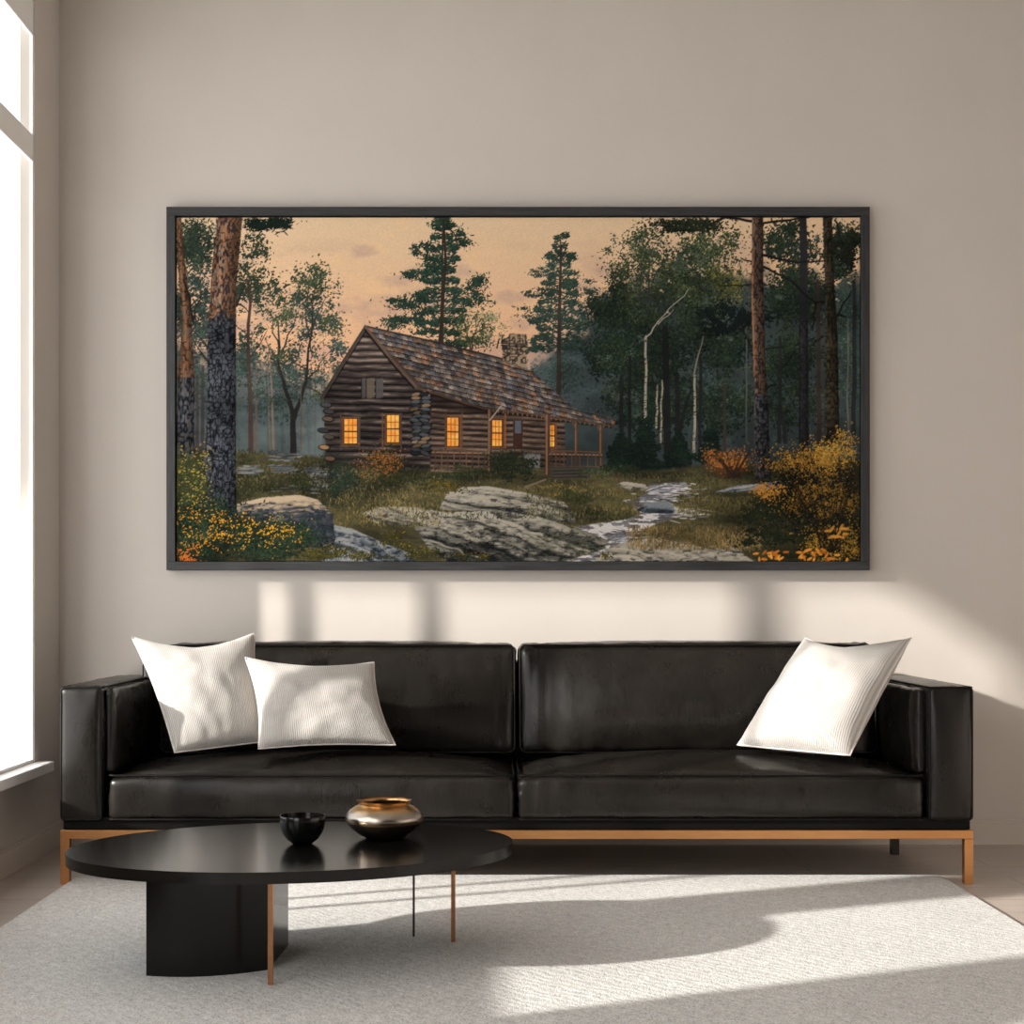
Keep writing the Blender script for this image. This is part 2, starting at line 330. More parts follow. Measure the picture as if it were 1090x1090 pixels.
    # v: across the slope (0 ridge .. 1 eave), u: along
    xr = np.array([388, 470, 545, 581, 614, 656]); yr = np.array([347, 366, 385, 408, 436, 447])
    ridge = np.interp(PX, xr, yr)
    sl = (PY-347)-(PX-388)*.245
    rowf = sl/5.0+.3*vnoise(30, 30, 45)
    row = np.floor(rowf); fr = rowf-row
    colf = (PX-.55*(PY-347)+2*vnoise(12, 8, 48))/(5.2)+np.mod(row*.37, 1)*1.0
    ci = np.floor(colf); fc = colf-ci
    h = np.sin(row*127.1+ci*311.7)*43758.5; h = h-np.floor(h)
    h2 = np.sin(row*57.3+ci*91.7)*3758.5; h2 = h2-np.floor(h2)
    pal = np.array([(78, 74, 76), (98, 92, 90), (122, 110, 102), (128, 114, 102), (92, 90, 94), (132, 98, 76), (108, 100, 94), (112, 88, 72)], np.float32)
    col = pal[(h*7.99).astype(int)]*(.86+.2*h2)[..., None]
    col = col*(.72+.45*fr+.9*(fbm(9, 5, 4, 46)-.5))[..., None]
    col = np.where(((fr < .17) | (fc < .07))[..., None], col*.42, col)
    img[:] = img*(1-m[..., None])+col*m[..., None]
    mixc(polymask([(388, 349), (452, 413), (447, 414), (441, 412), (388, 354)], 1)*.9, (70, 58, 52))
    stroke([(388, 347), (470, 365.5), (545, 384.5)], 1.6, 1.6, (52, 48, 50))
    stroke([(389, 348), (366, 384), (342, 424)], 3.6, 3.6, (78, 66, 60)); stroke([(390, 351), (368, 386), (345, 424)], 1.2, 1.2, (30, 26, 26))
    stroke([(389, 348), (418, 384), (443, 412)], 2.6, 2.6, (104, 82, 68)); stroke([(388, 351), (416, 386), (440, 413)], 1.6, 1.6, (28, 24, 24))
    stroke([(447, 414), (513, 434), (570, 441), (612, 447), (654, 453)], 1.8, 1.8, (92, 68, 54)); stroke([(450, 417), (513, 437), (570, 444), (612, 450), (650, 455)], 1.4, 1.4, (38, 30, 28))
    for k in range(26): 
        x = 520+k*5.1; y = np.interp(x, [513, 570, 612, 654], [436, 443, 449, 455]); dab(x, y, .8, 1.5, 0, (130, 96, 70), .8)
    # chimney
    m = polymask([(533, 362), (541, 358), (542, 355), (560, 356), (561, 366), (560, 393), (548, 388), (535, 384)], 1)
    n = vnoise(4.2, 3.6, 71); col = np.clip(np.abs(n-.5)*4, 0, 1)[..., None]
    col = c3((50, 44, 42))*(1-col)+c3((148, 126, 102))*col
    img[:] = img*(1-m[..., None])+col*m[..., None]
    stroke([(533, 365), (561, 367)], 1.6, 1.6, (92, 84, 76)); stroke([(533, 367.5), (561, 369.5)], 1, 1, (44, 40, 38))
    for x in (534, 542, 553, 559): stroke([(x, 357), (x, 365)], 1, 1, (60, 54, 50))
    # stone corner column and left stones
    for k in range(34):
        y = 420+(k//2)*3.9; x = 443+(k % 2)*10+R.randn()*1.2
        w = R.rand(); cc = (142, 116, 86) if w > .8 else ((92, 94, 98) if w > .35 else (54, 55, 58))
        dab(x, y, 6, 2.7, R.randn()*.2, (26, 26, 30), .95); dab(x-.3, y-.4, 5.0, 1.9, R.randn()*.15, list(c3(cc)*(.75+.3*R.rand())), .95)
    for (x, y, c) in [(347, 431, (92, 96, 100)), (350, 438, (84, 80, 80)), (349, 446, (120, 100, 80)), (344, 458, (66, 66, 70)), (350, 465, (100, 92, 76)), (345, 476, (158, 116, 76)), (351, 488, (120, 92, 66))]:
        dab(x, y, 6.5, 3.1, .1, (28, 28, 30), .9); dab(x, y-.4, 5.4, 2.3, .1, c, .95)
    # attic shutter
    for (a, b) in [(384.5, 389), (389.5, 398.5), (399.5, 408)]:
        mixc(polymask([(a, 403+(a > 398)*1), (b, 402), (b, 423), (a, 424)], 0)*.95, (112, 98, 84) if a == 389.5 else (92, 88, 86))
        stroke([(a, 403), (a, 424)], .8, .8, (40, 34, 32))
    # windows, warm light inside
    def window(x0, y0, x1, y1, sk=0, trim=(116, 82, 60), cols=2, rows=4, hang=True):
        fr = [(x0-2.6, y0-2.6), (x1+2.6, y0-2.6+sk), (x1+2.6, y1+3+sk), (x0-2.6, y1+3)]
        mixc(polymask(fr, 0), trim)
        mixc(polymask([(x0-.8, y0-.8), (x1+.8, y0-.8+sk), (x1+.8, y1+.8+sk), (x0-.8, y1+.8)], 0), (50, 32, 24))
        m = polymask([(x0, y0), (x1, y0+sk), (x1, y1+sk), (x0, y1)], 0)
        n = fbm(10, 8, 3, int(x0))[..., None]
        col = c3((226, 118, 34))*(1-n)+c3((255, 206, 104))*n
        img[:] = img*(1-m[..., None])+col*m[..., None]
        for i in range(1, cols+1):
            x = x0+(x1-x0)*i/(cols+1); stroke([(x, y0), (x, y1)], .7, .7, (128, 66, 26), .8)
        for i in range(1, rows):
            y = y0+(y1-y0)*i/rows; w = 1.5 if i == rows//2 else .7
            stroke([(x0, y), (x1, y+sk)], w, w, (92, 46, 24) if w > 1 else (128, 66, 26), .9)
    window(366.5, 446, 379.5, 472, 0); window(411.5, 442, 424.5, 470.5, 0)
    window(475.5, 444, 488, 474, .6); window(524, 447, 534, 474, .3, (110, 72, 52)); window(584.5, 452, 589.5, 475, .2, (120, 76, 50), 1)
    window(548, 449, 554, 461, 0, (76, 52, 44), 1, 2)
    mixc(polymask([(547.6, 448), (554.4, 448), (554.4, 461), (547.6, 461)], 0), (92, 94, 104)); mixc(polymask([(546, 462), (556, 462), (556, 478), (546, 478)], 0), (64, 42, 36))
    for (x, c) in [(362.5, (96, 76, 62)), (382.5, (104, 84, 68)), (407, (128, 84, 58)), (426.7, (96, 76, 62)), (474, (84, 62, 52)), (491.5, (108, 72, 54)), (537.5, (138, 84, 54))]:
        stroke([(x, 440), (x, 478)], 1.8, 1.8, c, .9)
    # porch: posts, rails, deck
    PC = (112, 86, 68)
    for (x, a, b, w) in [(521, 436, 500, 4.4), (582.5, 442, 504, 5.4), (613, 450, 494, 3.6), (639.5, 453, 498, 4.4)]:
        stroke([(x, a), (x, b)], w, w, (82, 64, 54)); stroke([(x-w*.2, a), (x-w*.2, b)], w*.35, w*.35, (150, 108, 76), .8)
    stroke([(521, 447), (533, 432)], 1.6, 1.6, (150, 132, 116)); stroke([(582, 450), (578, 441)], 1.5, 1.5, PC); stroke([(613, 458), (609, 449)], 1.5, 1.5, PC); stroke([(639, 460), (635, 453)], 1.5, 1.5, PC)
    mixc(polymask([(585, 498), (622, 497), (628, 508), (590, 510)], 1)*.95, (82, 76, 68))
    for y in (500, 503.5, 507): stroke([(588, y+1), (624, y)], .8, .8, (40, 36, 34))
    for (x0, x1, y0, y1, n) in [(460, 519, 481, 499, 9), (585, 640, 483, 496, 13)]:
        stroke([(x0, y0), (x1, y0+1)], 1.9, 1.9, (136, 102, 74)); stroke([(x0, y1), (x1, y1)], 1.3, 1.3, (104, 80, 62)); stroke([(x0, y0+1.7), (x1, y0+2.7)], .8, .8, (36, 28, 26))
        for k in range(n):
            x = x0+(x1-x0)*(k+.5)/n; stroke([(x, y0), (x, y1)], 1.2, 1.2, (112, 82, 62) if k % 2 else (84, 64, 52))
    stroke([(586, 479), (638, 481)], 1.2, 1.2, (122, 84, 58))
    mixc(polymask([(556, 482), (575, 483), (574, 498), (562, 496)], 1)*.8, (134, 136, 134))
    # shrubs against the cabin
    foliage(408, 494, 24, 20, 900, [(34, 38, 28), (62, 60, 38), (104, 88, 50)], 1.3, .85, clumps=16)
    foliage(405, 490, 26, 20, 230, [(128, 78, 36), (160, 98, 44), (186, 124, 54)], 1.0, .85, clumps=26, edge=1.1)
    foliage(425, 508, 26, 12, 420, [(32, 38, 28), (60, 62, 38), (108, 98, 52)], 1.3, .85)
    foliage(450, 510, 28, 12, 500, [(34, 40, 30), (66, 68, 42), (120, 108, 58)], 1.2, .85)
    foliage(365, 510, 22, 20, 620, [(28, 36, 32), (44, 56, 44), (72, 82, 56)], 1.4, .85)
    foliage(470, 518, 30, 6, 320, [(50, 50, 30), (100, 88, 40), (164, 130, 52)], 1.1, .85)
    foliage(545, 496, 26, 16, 900, [(26, 34, 28), (48, 56, 38), (84, 88, 54)], 1.4, .88, clumps=14)
    foliage(490, 502, 26, 8, 300, [(34, 42, 28), (62, 72, 42), (98, 100, 58)], 1.2, .8)
    foliage(635, 503, 22, 9, 260, [(44, 52, 40), (78, 86, 58), (112, 110, 72)], 1.2, .7)
    foliage(600, 520, 34, 8, 380, [(70, 66, 38), (132, 112, 60), (186, 150, 84)], 1.2, .7)
    foliage(608, 530, 20, 12, 360, [(40, 48, 34), (62, 70, 44), (92, 96, 56)], 1.2, .8)
    foliage(660, 498, 24, 6, 200, [(30, 38, 28), (58, 68, 40)], 1.3, .8)
    grass(560, 680, 520, 550, 900, GR, 3.4, .5)
    stroke([(559, 518), (580, 510)], 2.4, 2, (128, 108, 88)); stroke([(658, 503), (658, 513)], 1.6, 1.6, (96, 60, 44))
    # sunlit grass tufts on the right bank
    grass(668, 812, 560, 584, 1500, [(66, 58, 36), (116, 98, 58), (160, 132, 84), (184, 154, 104)], 5.2, .6)
    grass(720, 800, 528, 548, 700, [(58, 56, 34), (110, 98, 56), (150, 130, 76)], 3.4, .55)
    foliage(820, 545, 34, 16, 700, [(24, 30, 22), (38, 46, 30), (60, 64, 40)], 1.4, .75)
    foliage(810, 572, 30, 12, 500, [(22, 28, 20), (36, 42, 28), (56, 58, 36)], 1.4, .75)
    rock([(770, 600), (760, 590), (790, 588), (806, 600)], RK, .1, 69)

    # --- foreground trunks -----------------------------------------------------
    DK = [(20, 22, 26), (40, 44, 50), (66, 70, 78), (98, 98, 102), (126, 118, 112)]
    OR = [(44, 36, 34), (98, 70, 54), (142, 96, 64), (150, 108, 76), (128, 112, 98)]
    stroke(wig(192, 290, 205, 340, 4, 1), 1.6, 1.6, (40, 34, 32))
    bark([(188, 232), (193, 232), (197, 280), (203, 330), (207, 400), (206, 486), (188, 486), (189, 400), (194, 350), (190, 290)], OR, 3, 6, 81, (.7, .95, .6))
    bark([(190, 402), (207, 402), (207, 486), (186, 486)], DK, 3, 6, 82, (.7, .9, .6))
    stroke(wig(196, 300, 205, 342, 5, 1.5)+wig(205, 342, 212, 320, 3, 1), 2.4, 1.2, (42, 36, 34))
    for (a, b, c, d) in [(252, 325, 262, 300), (222, 372, 206, 352), (250, 320, 264, 332), (222, 385, 208, 366)]: stroke(wig(a, b, c, d, 4, 1), 2.2, .8, (50, 44, 42))
    stroke(wig(210, 400, 210, 480, 4, .4), 3, 4, (72, 62, 60), .8); stroke(wig(216, 390, 215, 480, 4, .4), 3, 4, (66, 60, 60), .8)
    bark([(232, 230), (258, 230), (252, 300), (251, 340), (251, 400), (251, 480), (252, 560), (215, 548), (214, 525), (221, 440), (221, 350), (226, 280)], OR, 3.0, 4.4, 83, (.8, 1.05, .62))
    # dark plated bark on the lower half, with a ragged upper edge
    m = polymask([(221, 345), (236, 330), (244, 340), (251, 338), (251, 400), (251, 480), (252, 560), (215, 548), (214, 525), (221, 440)], 1)
    n1 = vnoise(5.0, 8.5, 84); n2 = vnoise(3.4, 6.2, 85); edge = np.minimum(np.abs(n1-.5)*6, np.abs(n2-.5)*6)
    t = np.clip(edge, 0, 1)[..., None]*(.6+.5*fbm(5, 5, 3, 86))[..., None]
    u = np.clip((PX-216)/36, 0, 1)[..., None]
    colb = (c3((20, 21, 25))*(1-t)+c3((104, 108, 118))*t)*(1.0-.4*u**2)
    img[:] = img*(1-m[..., None])+colb*m[..., None]
    for k in range(90):
        y = R.uniform(232, 345); x = R.uniform(226-(y-300)*.05, 252)
        dab(x, y, 1.2, 2.0+1.6*R.rand(), .1*R.randn(), (48, 42, 46), .75)
    for k in range(50):
        y = R.uniform(235, 345); dab(R.uniform(226, 236), y, 1.0, 2.2, 0, (146, 134, 120), .55)
    # overhanging branch at the top
    foliage(284, 240, 26, 8, 700, [(14, 22, 22), (26, 38, 32), (44, 60, 44)], 1.9, .9, clumps=12, flat=.35)
    for k in range(90): dab(262+48*R.rand(), 238+R.randn()*5+abs(R.randn())*2, 3.2, .7, -.1+R.randn()*.5, (26, 38, 32), .8)
    # right trunks
    for (a, b, c, d, w) in [(800, 236, 770, 232, 3), (770, 232, 740, 246, 3), (740, 246, 700, 240, 2.4), (812, 272, 850, 280, 3), (850, 280, 880, 278, 2), (811, 284, 835, 296, 2.6), (835, 296, 868, 322, 2.6), (868, 322, 864, 352, 2), (868, 322, 882, 320, 2), (801, 303, 770, 305, 1.4), (801, 370, 790, 352, 2), (790, 352, 775, 340, 1.4), (812, 238, 860, 232, 2.6), (802, 280, 788, 275, 1.5), (866, 360, 845, 368, 1.6), (876, 358, 862, 368, 1.8), (845, 374, 828, 396, 1.3), (813, 372, 840, 368, 1.3), (888, 340, 905, 310, 2), (890, 335, 900, 338, 2), (888, 235, 895, 256, 2.2), (815, 414, 825, 408, 2)]:
        stroke(wig(a, b, c, d, 5, .9), w, w*.7, (30, 28, 30))
    foliage(735, 240, 44, 9, 800, [(20, 26, 22), (36, 44, 32), (70, 74, 44)], 1.6, .85, clumps=16)
    foliage(900, 262, 18, 26, 620, [(18, 22, 20), (32, 38, 28), (56, 60, 38)], 1.6, .85)
    bark([(800, 230), (812, 230), (812, 300), (814, 380), (817, 440), (819, 506), (803, 508), (802, 400), (799, 320)], [(26, 26, 28), (52, 46, 44), (82, 66, 56), (118, 86, 62), (96, 90, 84)], 2.6, 5, 87, (1.25, .9, .55))
    stroke([(800, 270), (800.4, 330), (802.5, 400)], 1.4, 1.4, (168, 106, 64), .7)
    bark([(803, 420), (817, 420), (819, 508), (803, 510)], [(22, 24, 28), (44, 46, 52), (76, 78, 84), (104, 100, 100)], 2.4, 5, 88, (1.0, .9, .55))
    bark([(875, 230), (885, 230), (887, 300), (891, 360), (892, 420), (893, 474), (877, 474), (877, 380), (878, 330)], [(24, 26, 24), (44, 42, 34), (66, 58, 44), (84, 70, 54)], 2.6, 5, 89, (1.1, .9, .55))
    bark([(850, 340), (859, 340), (860, 474), (850, 474)], [(30, 32, 36), (44, 44, 48), (58, 55, 58)], 2.4, 5, 90)
    # autumn shrubs on the right
    foliage(777, 492, 26, 16, 700, [(48, 40, 30), (92, 62, 36), (130, 80, 40)], 1.3, .8, clumps=14)
    foliage(774, 486, 28, 14, 420, [(150, 88, 38), (182, 112, 50), (150, 108, 48)], 1.1, .75, clumps=24, edge=1.1)
    for k in range(26):
        x = R.uniform(752, 800); stroke([(780+R.randn()*6, 508), ((780+x)/2, 494), (x, 476+R.rand()*14)], 1, .5, (52, 38, 30), .7)
    foliage(870, 520, 46, 40, 3000, [(18, 20, 18), (34, 34, 24), (58, 54, 32)], 1.7, .85, clumps=30)
    foliage(885, 575, 34, 24, 1500, [(18, 20, 18), (34, 34, 24), (58, 54, 32)], 1.7, .85, clumps=20)
    foliage(858, 492, 50, 18, 700, [(108, 76, 30), (166, 120, 44), (204, 156, 58)], 1.15, .85, clumps=44, edge=.95)
    foliage(888, 478, 28, 26, 520, [(128, 92, 34), (190, 144, 50), (214, 170, 66)], 1.15, .85, clumps=36, edge=.95)
    foliage(872, 530, 48, 26, 760, [(98, 74, 30), (156, 116, 42), (190, 140, 52)], 1.1, .8, clumps=46)
    foliage(888, 578, 36, 24, 620, [(110, 84, 32), (170, 128, 44), (206, 160, 58)], 1.15, .8, clumps=40)
    foliage(818, 522, 18, 10, 160, [(166, 110, 40), (206, 144, 52)], 1.3, .85, clumps=14)
    for k in range(30):
        x = R.uniform(812, 914); stroke([(885+R.randn()*8, 585), ((885+x)/2, 540), (x, 478+R.rand()*40)], 1.1, .5, (26, 22, 20), .6)
    for k in range(40): dab(R.uniform(800, 905), R.uniform(584, 596), 3.4, 1.3, R.randn()*.9, pick([(176, 92, 28), (224, 138, 40), (236, 160, 62)], R.rand()), .9)
    for k in range(12): dab(R.uniform(880, 900), R.uniform(560, 572), 4, 1.4, -.3+R.randn()*.4, (206, 140, 52), .85)
    # flowers and leaves bottom left
    foliage(202, 515, 22, 34, 1500, [(30, 38, 28), (54, 62, 36), (92, 92, 50), (132, 122, 58)], 1.2, .8, clumps=26)
    foliage(215, 562, 40, 34, 2600, [(20, 32, 26), (36, 52, 38), (62, 84, 56), (92, 112, 70)], 1.7, .85, clumps=30)
    foliage(285, 572, 50, 24, 2600, [(22, 34, 28), (38, 54, 40), (62, 82, 54), (88, 104, 64)], 1.6, .85, clumps=30)
    foliage(350, 588, 30, 10, 500, [(40, 44, 26), (84, 80, 38), (140, 122, 54)], 1.2, .8)
    foliage(212, 560, 36, 30, 150, [(190, 106, 26), (226, 158, 36), (240, 184, 58)], 1.15, .92, clumps=34, flat=.5)
    foliage(270, 566, 62, 22, 170, [(196, 132, 30), (236, 172, 40), (246, 196, 66)], 1.15, .92, clumps=44, flat=.6)
    foliage(205, 588, 18, 10, 50, [(196, 96, 34), (220, 120, 44)], 1.4, .9)
    for k in range(120): dab(R.uniform(190, 225), R.uniform(470, 540), 1, .8, 0, (176, 150, 60), .7)
    mixc((np.abs(vnoise(5, 5, 97)-.5) < .02)*.0, (0, 0, 0))
    dark = fbm(70, 50, 4, 201)
    k_ = np.clip((PY-235)/20, 0, 1)*(1-.0*PX)
    nosky = np.clip((150-img[..., 0])/40, 0, 1)
    img[:] = img*(1-(nosky*((.24*np.clip((dark-.38)*3, 0, 1)+.03)))[..., None])
    lum = img.mean(2, keepdims=True); img[:] = lum+(img-lum)*.93
    # fine canvas grain
    gr = R.randn(H, W).astype(np.float32)*3.0
    img[:] = img*(1.0+gr[..., None]/130.0)
    return np.clip(img, 0, 255)/255.0
import bpy, bmesh, math, random
from mathutils import Vector, Matrix, noise
C = bpy.context.scene.collection
random.seed(4)
PI = math.pi

# ------------------------------------------------------------------ helpers
def link(name, me, m=None, parent=None):
    o = bpy.data.objects.new(name, me); C.objects.link(o)
    if m is not None:
        for k in (m if isinstance(m, (list, tuple)) else [m]): me.materials.append(k)
    if parent is not None: o.parent = parent
    return o
def from_bm(name, bm, m, parent=None, smooth=False, angle=None):
    bmesh.ops.recalc_face_normals(bm, faces=bm.faces)
    me = bpy.data.meshes.new(name); bm.to_mesh(me); bm.free()
    if smooth:
        for p in me.polygons: p.use_smooth = True
        if angle is not None: me.set_sharp_from_angle(angle=math.radians(angle))
    return link(name, me, m, parent)
def thing(name, label, cat, loc=(0, 0, 0), group=None):
    o = bpy.data.objects.new(name, None); C.objects.link(o); o.location = loc
    o.empty_display_size = .1
    return tag(o, label, cat, group)
def tag(o, label, cat, group=None):
    o['label'] = label; o['category'] = cat
    if group: o['group'] = group
    return o
def structure(o):
    o['kind'] = 'structure'; return o
def add_box(bm, x0, x1, y0, y1, z0, z1, bev=0, seg=2, off=(0, 0, 0)):
    r = bmesh.ops.create_cube(bm, size=1.0)
    vs = r['verts']
    for v in vs:
        v.co = Vector(((x0+x1)/2+v.co.x*(x1-x0)-off[0], (y0+y1)/2+v.co.y*(y1-y0)-off[1], (z0+z1)/2+v.co.z*(z1-z0)-off[2]))
    if bev:
        es = list({e for v in vs for e in v.link_edges})
        bmesh.ops.bevel(bm, geom=es, offset=bev, segments=seg, profile=.5, affect='EDGES')
def add_prism(bm, pts, z0, z1, bev=0, seg=2):
    lo = [bm.verts.new((x, y, z0)) for x, y in pts]; hi = [bm.verts.new((x, y, z1)) for x, y in pts]
    n = len(pts); f1 = bm.faces.new(lo[::-1]); f2 = bm.faces.new(hi)
    for i in range(n): bm.faces.new((lo[i], lo[(i+1) % n], hi[(i+1) % n], hi[i]))
    if bev:
        es = list(f1.edges)+list(f2.edges)
        bmesh.ops.bevel(bm, geom=es, offset=bev, segments=seg, profile=.5, affect='EDGES')
def add_tube(bm, pts, r, n=8, closed=False):
    P = [Vector(p) for p in pts]; rings = []; m = len(P)
    up = None
    for i, p in enumerate(P):
        a = P[(i-1) % m] if (closed or i > 0) else p; b = P[(i+1) % m] if (closed or i < m-1) else p
        t = (b-a).normalized()
        if up is None: up = t.orthogonal().normalized()
        up = (up-t*up.dot(t)).normalized(); s = t.cross(up)
        rings.append([bm.verts.new(p+(up*math.cos(2*PI*k/n)+s*math.sin(2*PI*k/n))*r) for k in range(n)])
    for i in range(m if closed else m-1):
        A = rings[i]; B = rings[(i+1) % m]
        sh = 0
        if closed and i == m-1:
            sh = min(range(n), key=lambda q: (A[0].co-B[q].co).length)
        for k in range(n): bm.faces.new((A[k], A[(k+1) % n], B[(k+1+sh) % n], B[(k+sh) % n]))
    if not closed:
        bm.faces.new(rings[0][::-1]); bm.faces.new(rings[-1])
def add_lathe(bm, prof, n=64):
    rings = []
    for r, z in prof:
        rings.append([bm.verts.new((0, 0, z))] if r < 1e-6 else [bm.verts.new((r*math.cos(2*PI*k/n), r*math.sin(2*PI*k/n), z)) for k in range(n)])
    for A, B in zip(rings, rings[1:]):
        if len(A) == 1:
            for k in range(n): bm.faces.new((A[0], B[k], B[(k+1) % n]))
        elif len(B) == 1:
            for k in range(n): bm.faces.new((A[k], A[(k+1) % n], B[0]))
        else:
            for k in range(n): bm.faces.new((A[k], A[(k+1) % n], B[(k+1) % n], B[k]))

# ------------------------------------------------------------------ materials
def lin(c): return tuple(((v/255)/12.92 if v/255 <= .04045 else ((v/255+.055)/1.055)**2.4) for v in c)+(1,)
class NT:
    def __init__(s, name):
        s.m = bpy.data.materials.new(name); s.m.use_nodes = True; s.t = s.m.node_tree
        s.b = s.t.nodes['Principled BSDF']; s.out = s.t.nodes['Material Output']
    def n(s, typ, **kw):
        nd = s.t.nodes.new(typ)
        for k, v in kw.items():
            if k in nd.bl_rna.properties and not k[0].isupper(): setattr(nd, k, v)
            else: nd.inputs[k].default_value = v
        return nd
    def l(s, a, b): s.t.links.new(a, b)
    def set(s, **kw):
        for k, v in kw.items(): s.b.inputs[k.replace('_', ' ')].default_value = v
    def coord(s, scale=(1, 1, 1), kind='Object', rot=(0, 0, 0)):
        tc = s.n('ShaderNodeTexCoord'); mp = s.n('ShaderNodeMapping')
        mp.inputs['Scale'].default_value = scale; mp.inputs['Rotation'].default_value = rot
        s.l(tc.outputs[kind], mp.inputs['Vector']); return mp.outputs['Vector']
    def noise(s, vec, scale, detail=4, rough=.55, dist=0):
        nd = s.n('ShaderNodeTexNoise', Scale=scale, Detail=detail, Roughness=rough, Distortion=dist)
        s.l(vec, nd.inputs['Vector']); return nd.outputs['Fac']
    def ramp(s, fac, stops):
        nd = s.n('ShaderNodeValToRGB'); cr = nd.color_ramp
        while len(cr.elements) < len(stops): cr.elements.new(.5)
        for e, (p, c) in zip(cr.elements, stops): e.position = p; e.color = c
        s.l(fac, nd.inputs['Fac']); return nd.outputs['Color']
    def mix(s, fac, a, b, mode='MIX'):
        nd = s.n('ShaderNodeMix', data_type='RGBA', blend_type=mode)
        for sock, v in ((nd.inputs[0], fac), (nd.inputs[6], a), (nd.inputs[7], b)):
            if hasattr(v, 'is_linked'): s.l(v, sock)
            else: sock.default_value = v
        return nd.outputs[2]
    def bump(s, h, strength=.2, dist=.01, prev=None):
        nd = s.n('ShaderNodeBump', Strength=strength, Distance=dist); s.l(h, nd.inputs['Height'])
        if prev is not None: s.l(prev, nd.inputs['Normal'])
        return nd.outputs['Normal']
def G(v): return (v, v, v, 1)

def mat_paint(name, c, var=.02):
    k = NT(name); v = k.coord()
    a = k.noise(v, 3.0, 3); col = k.mix(k.ramp(a, [(.3, G(0)), (.7, G(1))]), tuple(x*(1-var) for x in c[:3])+(1,), tuple(min(1, x*(1+var)) for x in c[:3])+(1,))
    k.l(col, k.b.inputs['Base Color']); k.set(Roughness=.75)
    k.l(k.bump(k.noise(v, 260, 2), .04, .002), k.b.inputs['Normal']); return k.m
WALL_C = (.60, .555, .51, 1)
M_wall = mat_paint('wall_paint', WALL_C)
M_trim = mat_paint('trim_paint', (.62, .56, .51, 1))
M_white = mat_paint('white_paint', (.92, .91, .89, 1))
M_ceil = mat_paint('ceiling_paint', (.62, .57, .53, 1))
M_dark_wall = mat_paint('umber_wall_paint', (.09, .075, .065, 1))
M_ext = mat_paint('blocker_paint', (.70, .68, .65, 1))

def mat_leather():
    k = NT('black_leather'); v = k.coord()
    a = k.noise(v, 5, 4); col = k.mix(a, (.0048, .0041, .0035, 1), (.019, .016, .0134, 1))
    vs = k.coord((380, 60, 22)); st = k.noise(vs, 1.0, 3, .6)
    vh = k.coord((40, 20, 400)); sh = k.noise(vh, 1.0, 2, .6)
    col = k.mix(.8, col, k.mix(1.0, col, k.ramp(st, [(.3, G(.5)), (.7, G(1.5))]), 'MULTIPLY'))
    k.l(col, k.b.inputs['Base Color'])
    r = k.ramp(k.noise(v, 9, 5), [(.3, G(.24)), (.7, G(.38))]); k.l(r, k.b.inputs['Roughness'])
    b = k.bump(st, .3, .0010); b = k.bump(sh, .08, .001, b); b = k.bump(k.noise(k.coord((6, 6, 5)), 1.0, 3, .5, .3), .22, .02, b)
    k.l(b, k.b.inputs['Normal'])
    k.set(Specular_IOR_Level=.30); return k.m
M_leather = mat_leather()
def mat_piping():
    k = NT('leather_piping'); v = k.coord(); k.l(k.mix(k.noise(v, 30), (.002, .0018, .0016, 1), (.004, .0036, .0033, 1)), k.b.inputs['Base Color']); k.set(Roughness=.45, Specular_IOR_Level=.2); return k.m
M_pipe = mat_piping()
def mat_black(name, c=(.006, .006, .006, 1), rough=.3, spec=.5):
    k = NT(name); v = k.coord(); k.l(k.mix(k.noise(v, 3), c, tuple(x*1.12 for x in c[:3])+(1,)), k.b.inputs['Base Color'])
    k.l(k.ramp(k.noise(v, 5, 2), [(.2, G(rough*.98)), (.8, G(rough*1.03))]), k.b.inputs['Roughness']); k.set(Specular_IOR_Level=spec); return k.m
M_base = mat_black('black_base', (.002, .002, .002, 1), .5, .15)
M_table = mat_black('black_lacquer', (.0022, .002, .0018, 1), .20, .34)
M_bowl = mat_black('black_glaze', (.003, .003, .003, 1), .18, .4)
M_steel = mat_black('dark_steel', (.03, .026, .022, 1), .3)
def mat_metal(name, a, b, rough=.28, metallic=1.0):
    k = NT(name); v = k.coord((3, 3, 60)); k.l(k.mix(k.noise(v, 3, 4), a, b), k.b.inputs['Base Color'])
    k.set(Metallic=metallic, Roughness=rough); k.l(k.bump(k.noise(k.coord((200, 8, 200)), 1.0, 2), .05, .001), k.b.inputs['Normal']); return k.m
M_copper = mat_metal('copper', (.62, .30, .12, 1), (.78, .40, .17, 1), .34)
M_bronze_leg = mat_metal('bronze_bar', (.36, .17, .085, 1), (.48, .24, .12, 1), .35)
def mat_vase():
    k = NT('banded_bronze'); tc = k.n('ShaderNodeTexCoord'); sp = k.n('ShaderNodeSeparateXYZ'); k.l(tc.outputs['Object'], sp.inputs[0])
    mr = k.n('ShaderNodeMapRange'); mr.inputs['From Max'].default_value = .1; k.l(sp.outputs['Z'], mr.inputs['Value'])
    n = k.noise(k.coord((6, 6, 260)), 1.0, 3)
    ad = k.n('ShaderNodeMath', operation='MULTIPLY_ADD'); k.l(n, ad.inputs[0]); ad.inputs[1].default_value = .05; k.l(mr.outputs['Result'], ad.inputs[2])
    k.l(k.ramp(ad.outputs[0], [(.0, (.01, .008, .006, 1)), (.44, (.012, .009, .007, 1)), (.48, (.40, .24, .11, 1)), (.54, (.34, .30, .26, 1)), (.74, (.42, .37, .31, 1)), (.80, (.62, .38, .17, 1)), (.97, (.50, .30, .13, 1)), (1.0, (.12, .06, .03, 1))]), k.b.inputs['Base Color'])  # colour bands by height: near black below, then bronze, grey, gold, dark rim
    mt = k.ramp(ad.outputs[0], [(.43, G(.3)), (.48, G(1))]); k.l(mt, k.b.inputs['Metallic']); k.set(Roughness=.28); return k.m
M_vase = mat_vase()
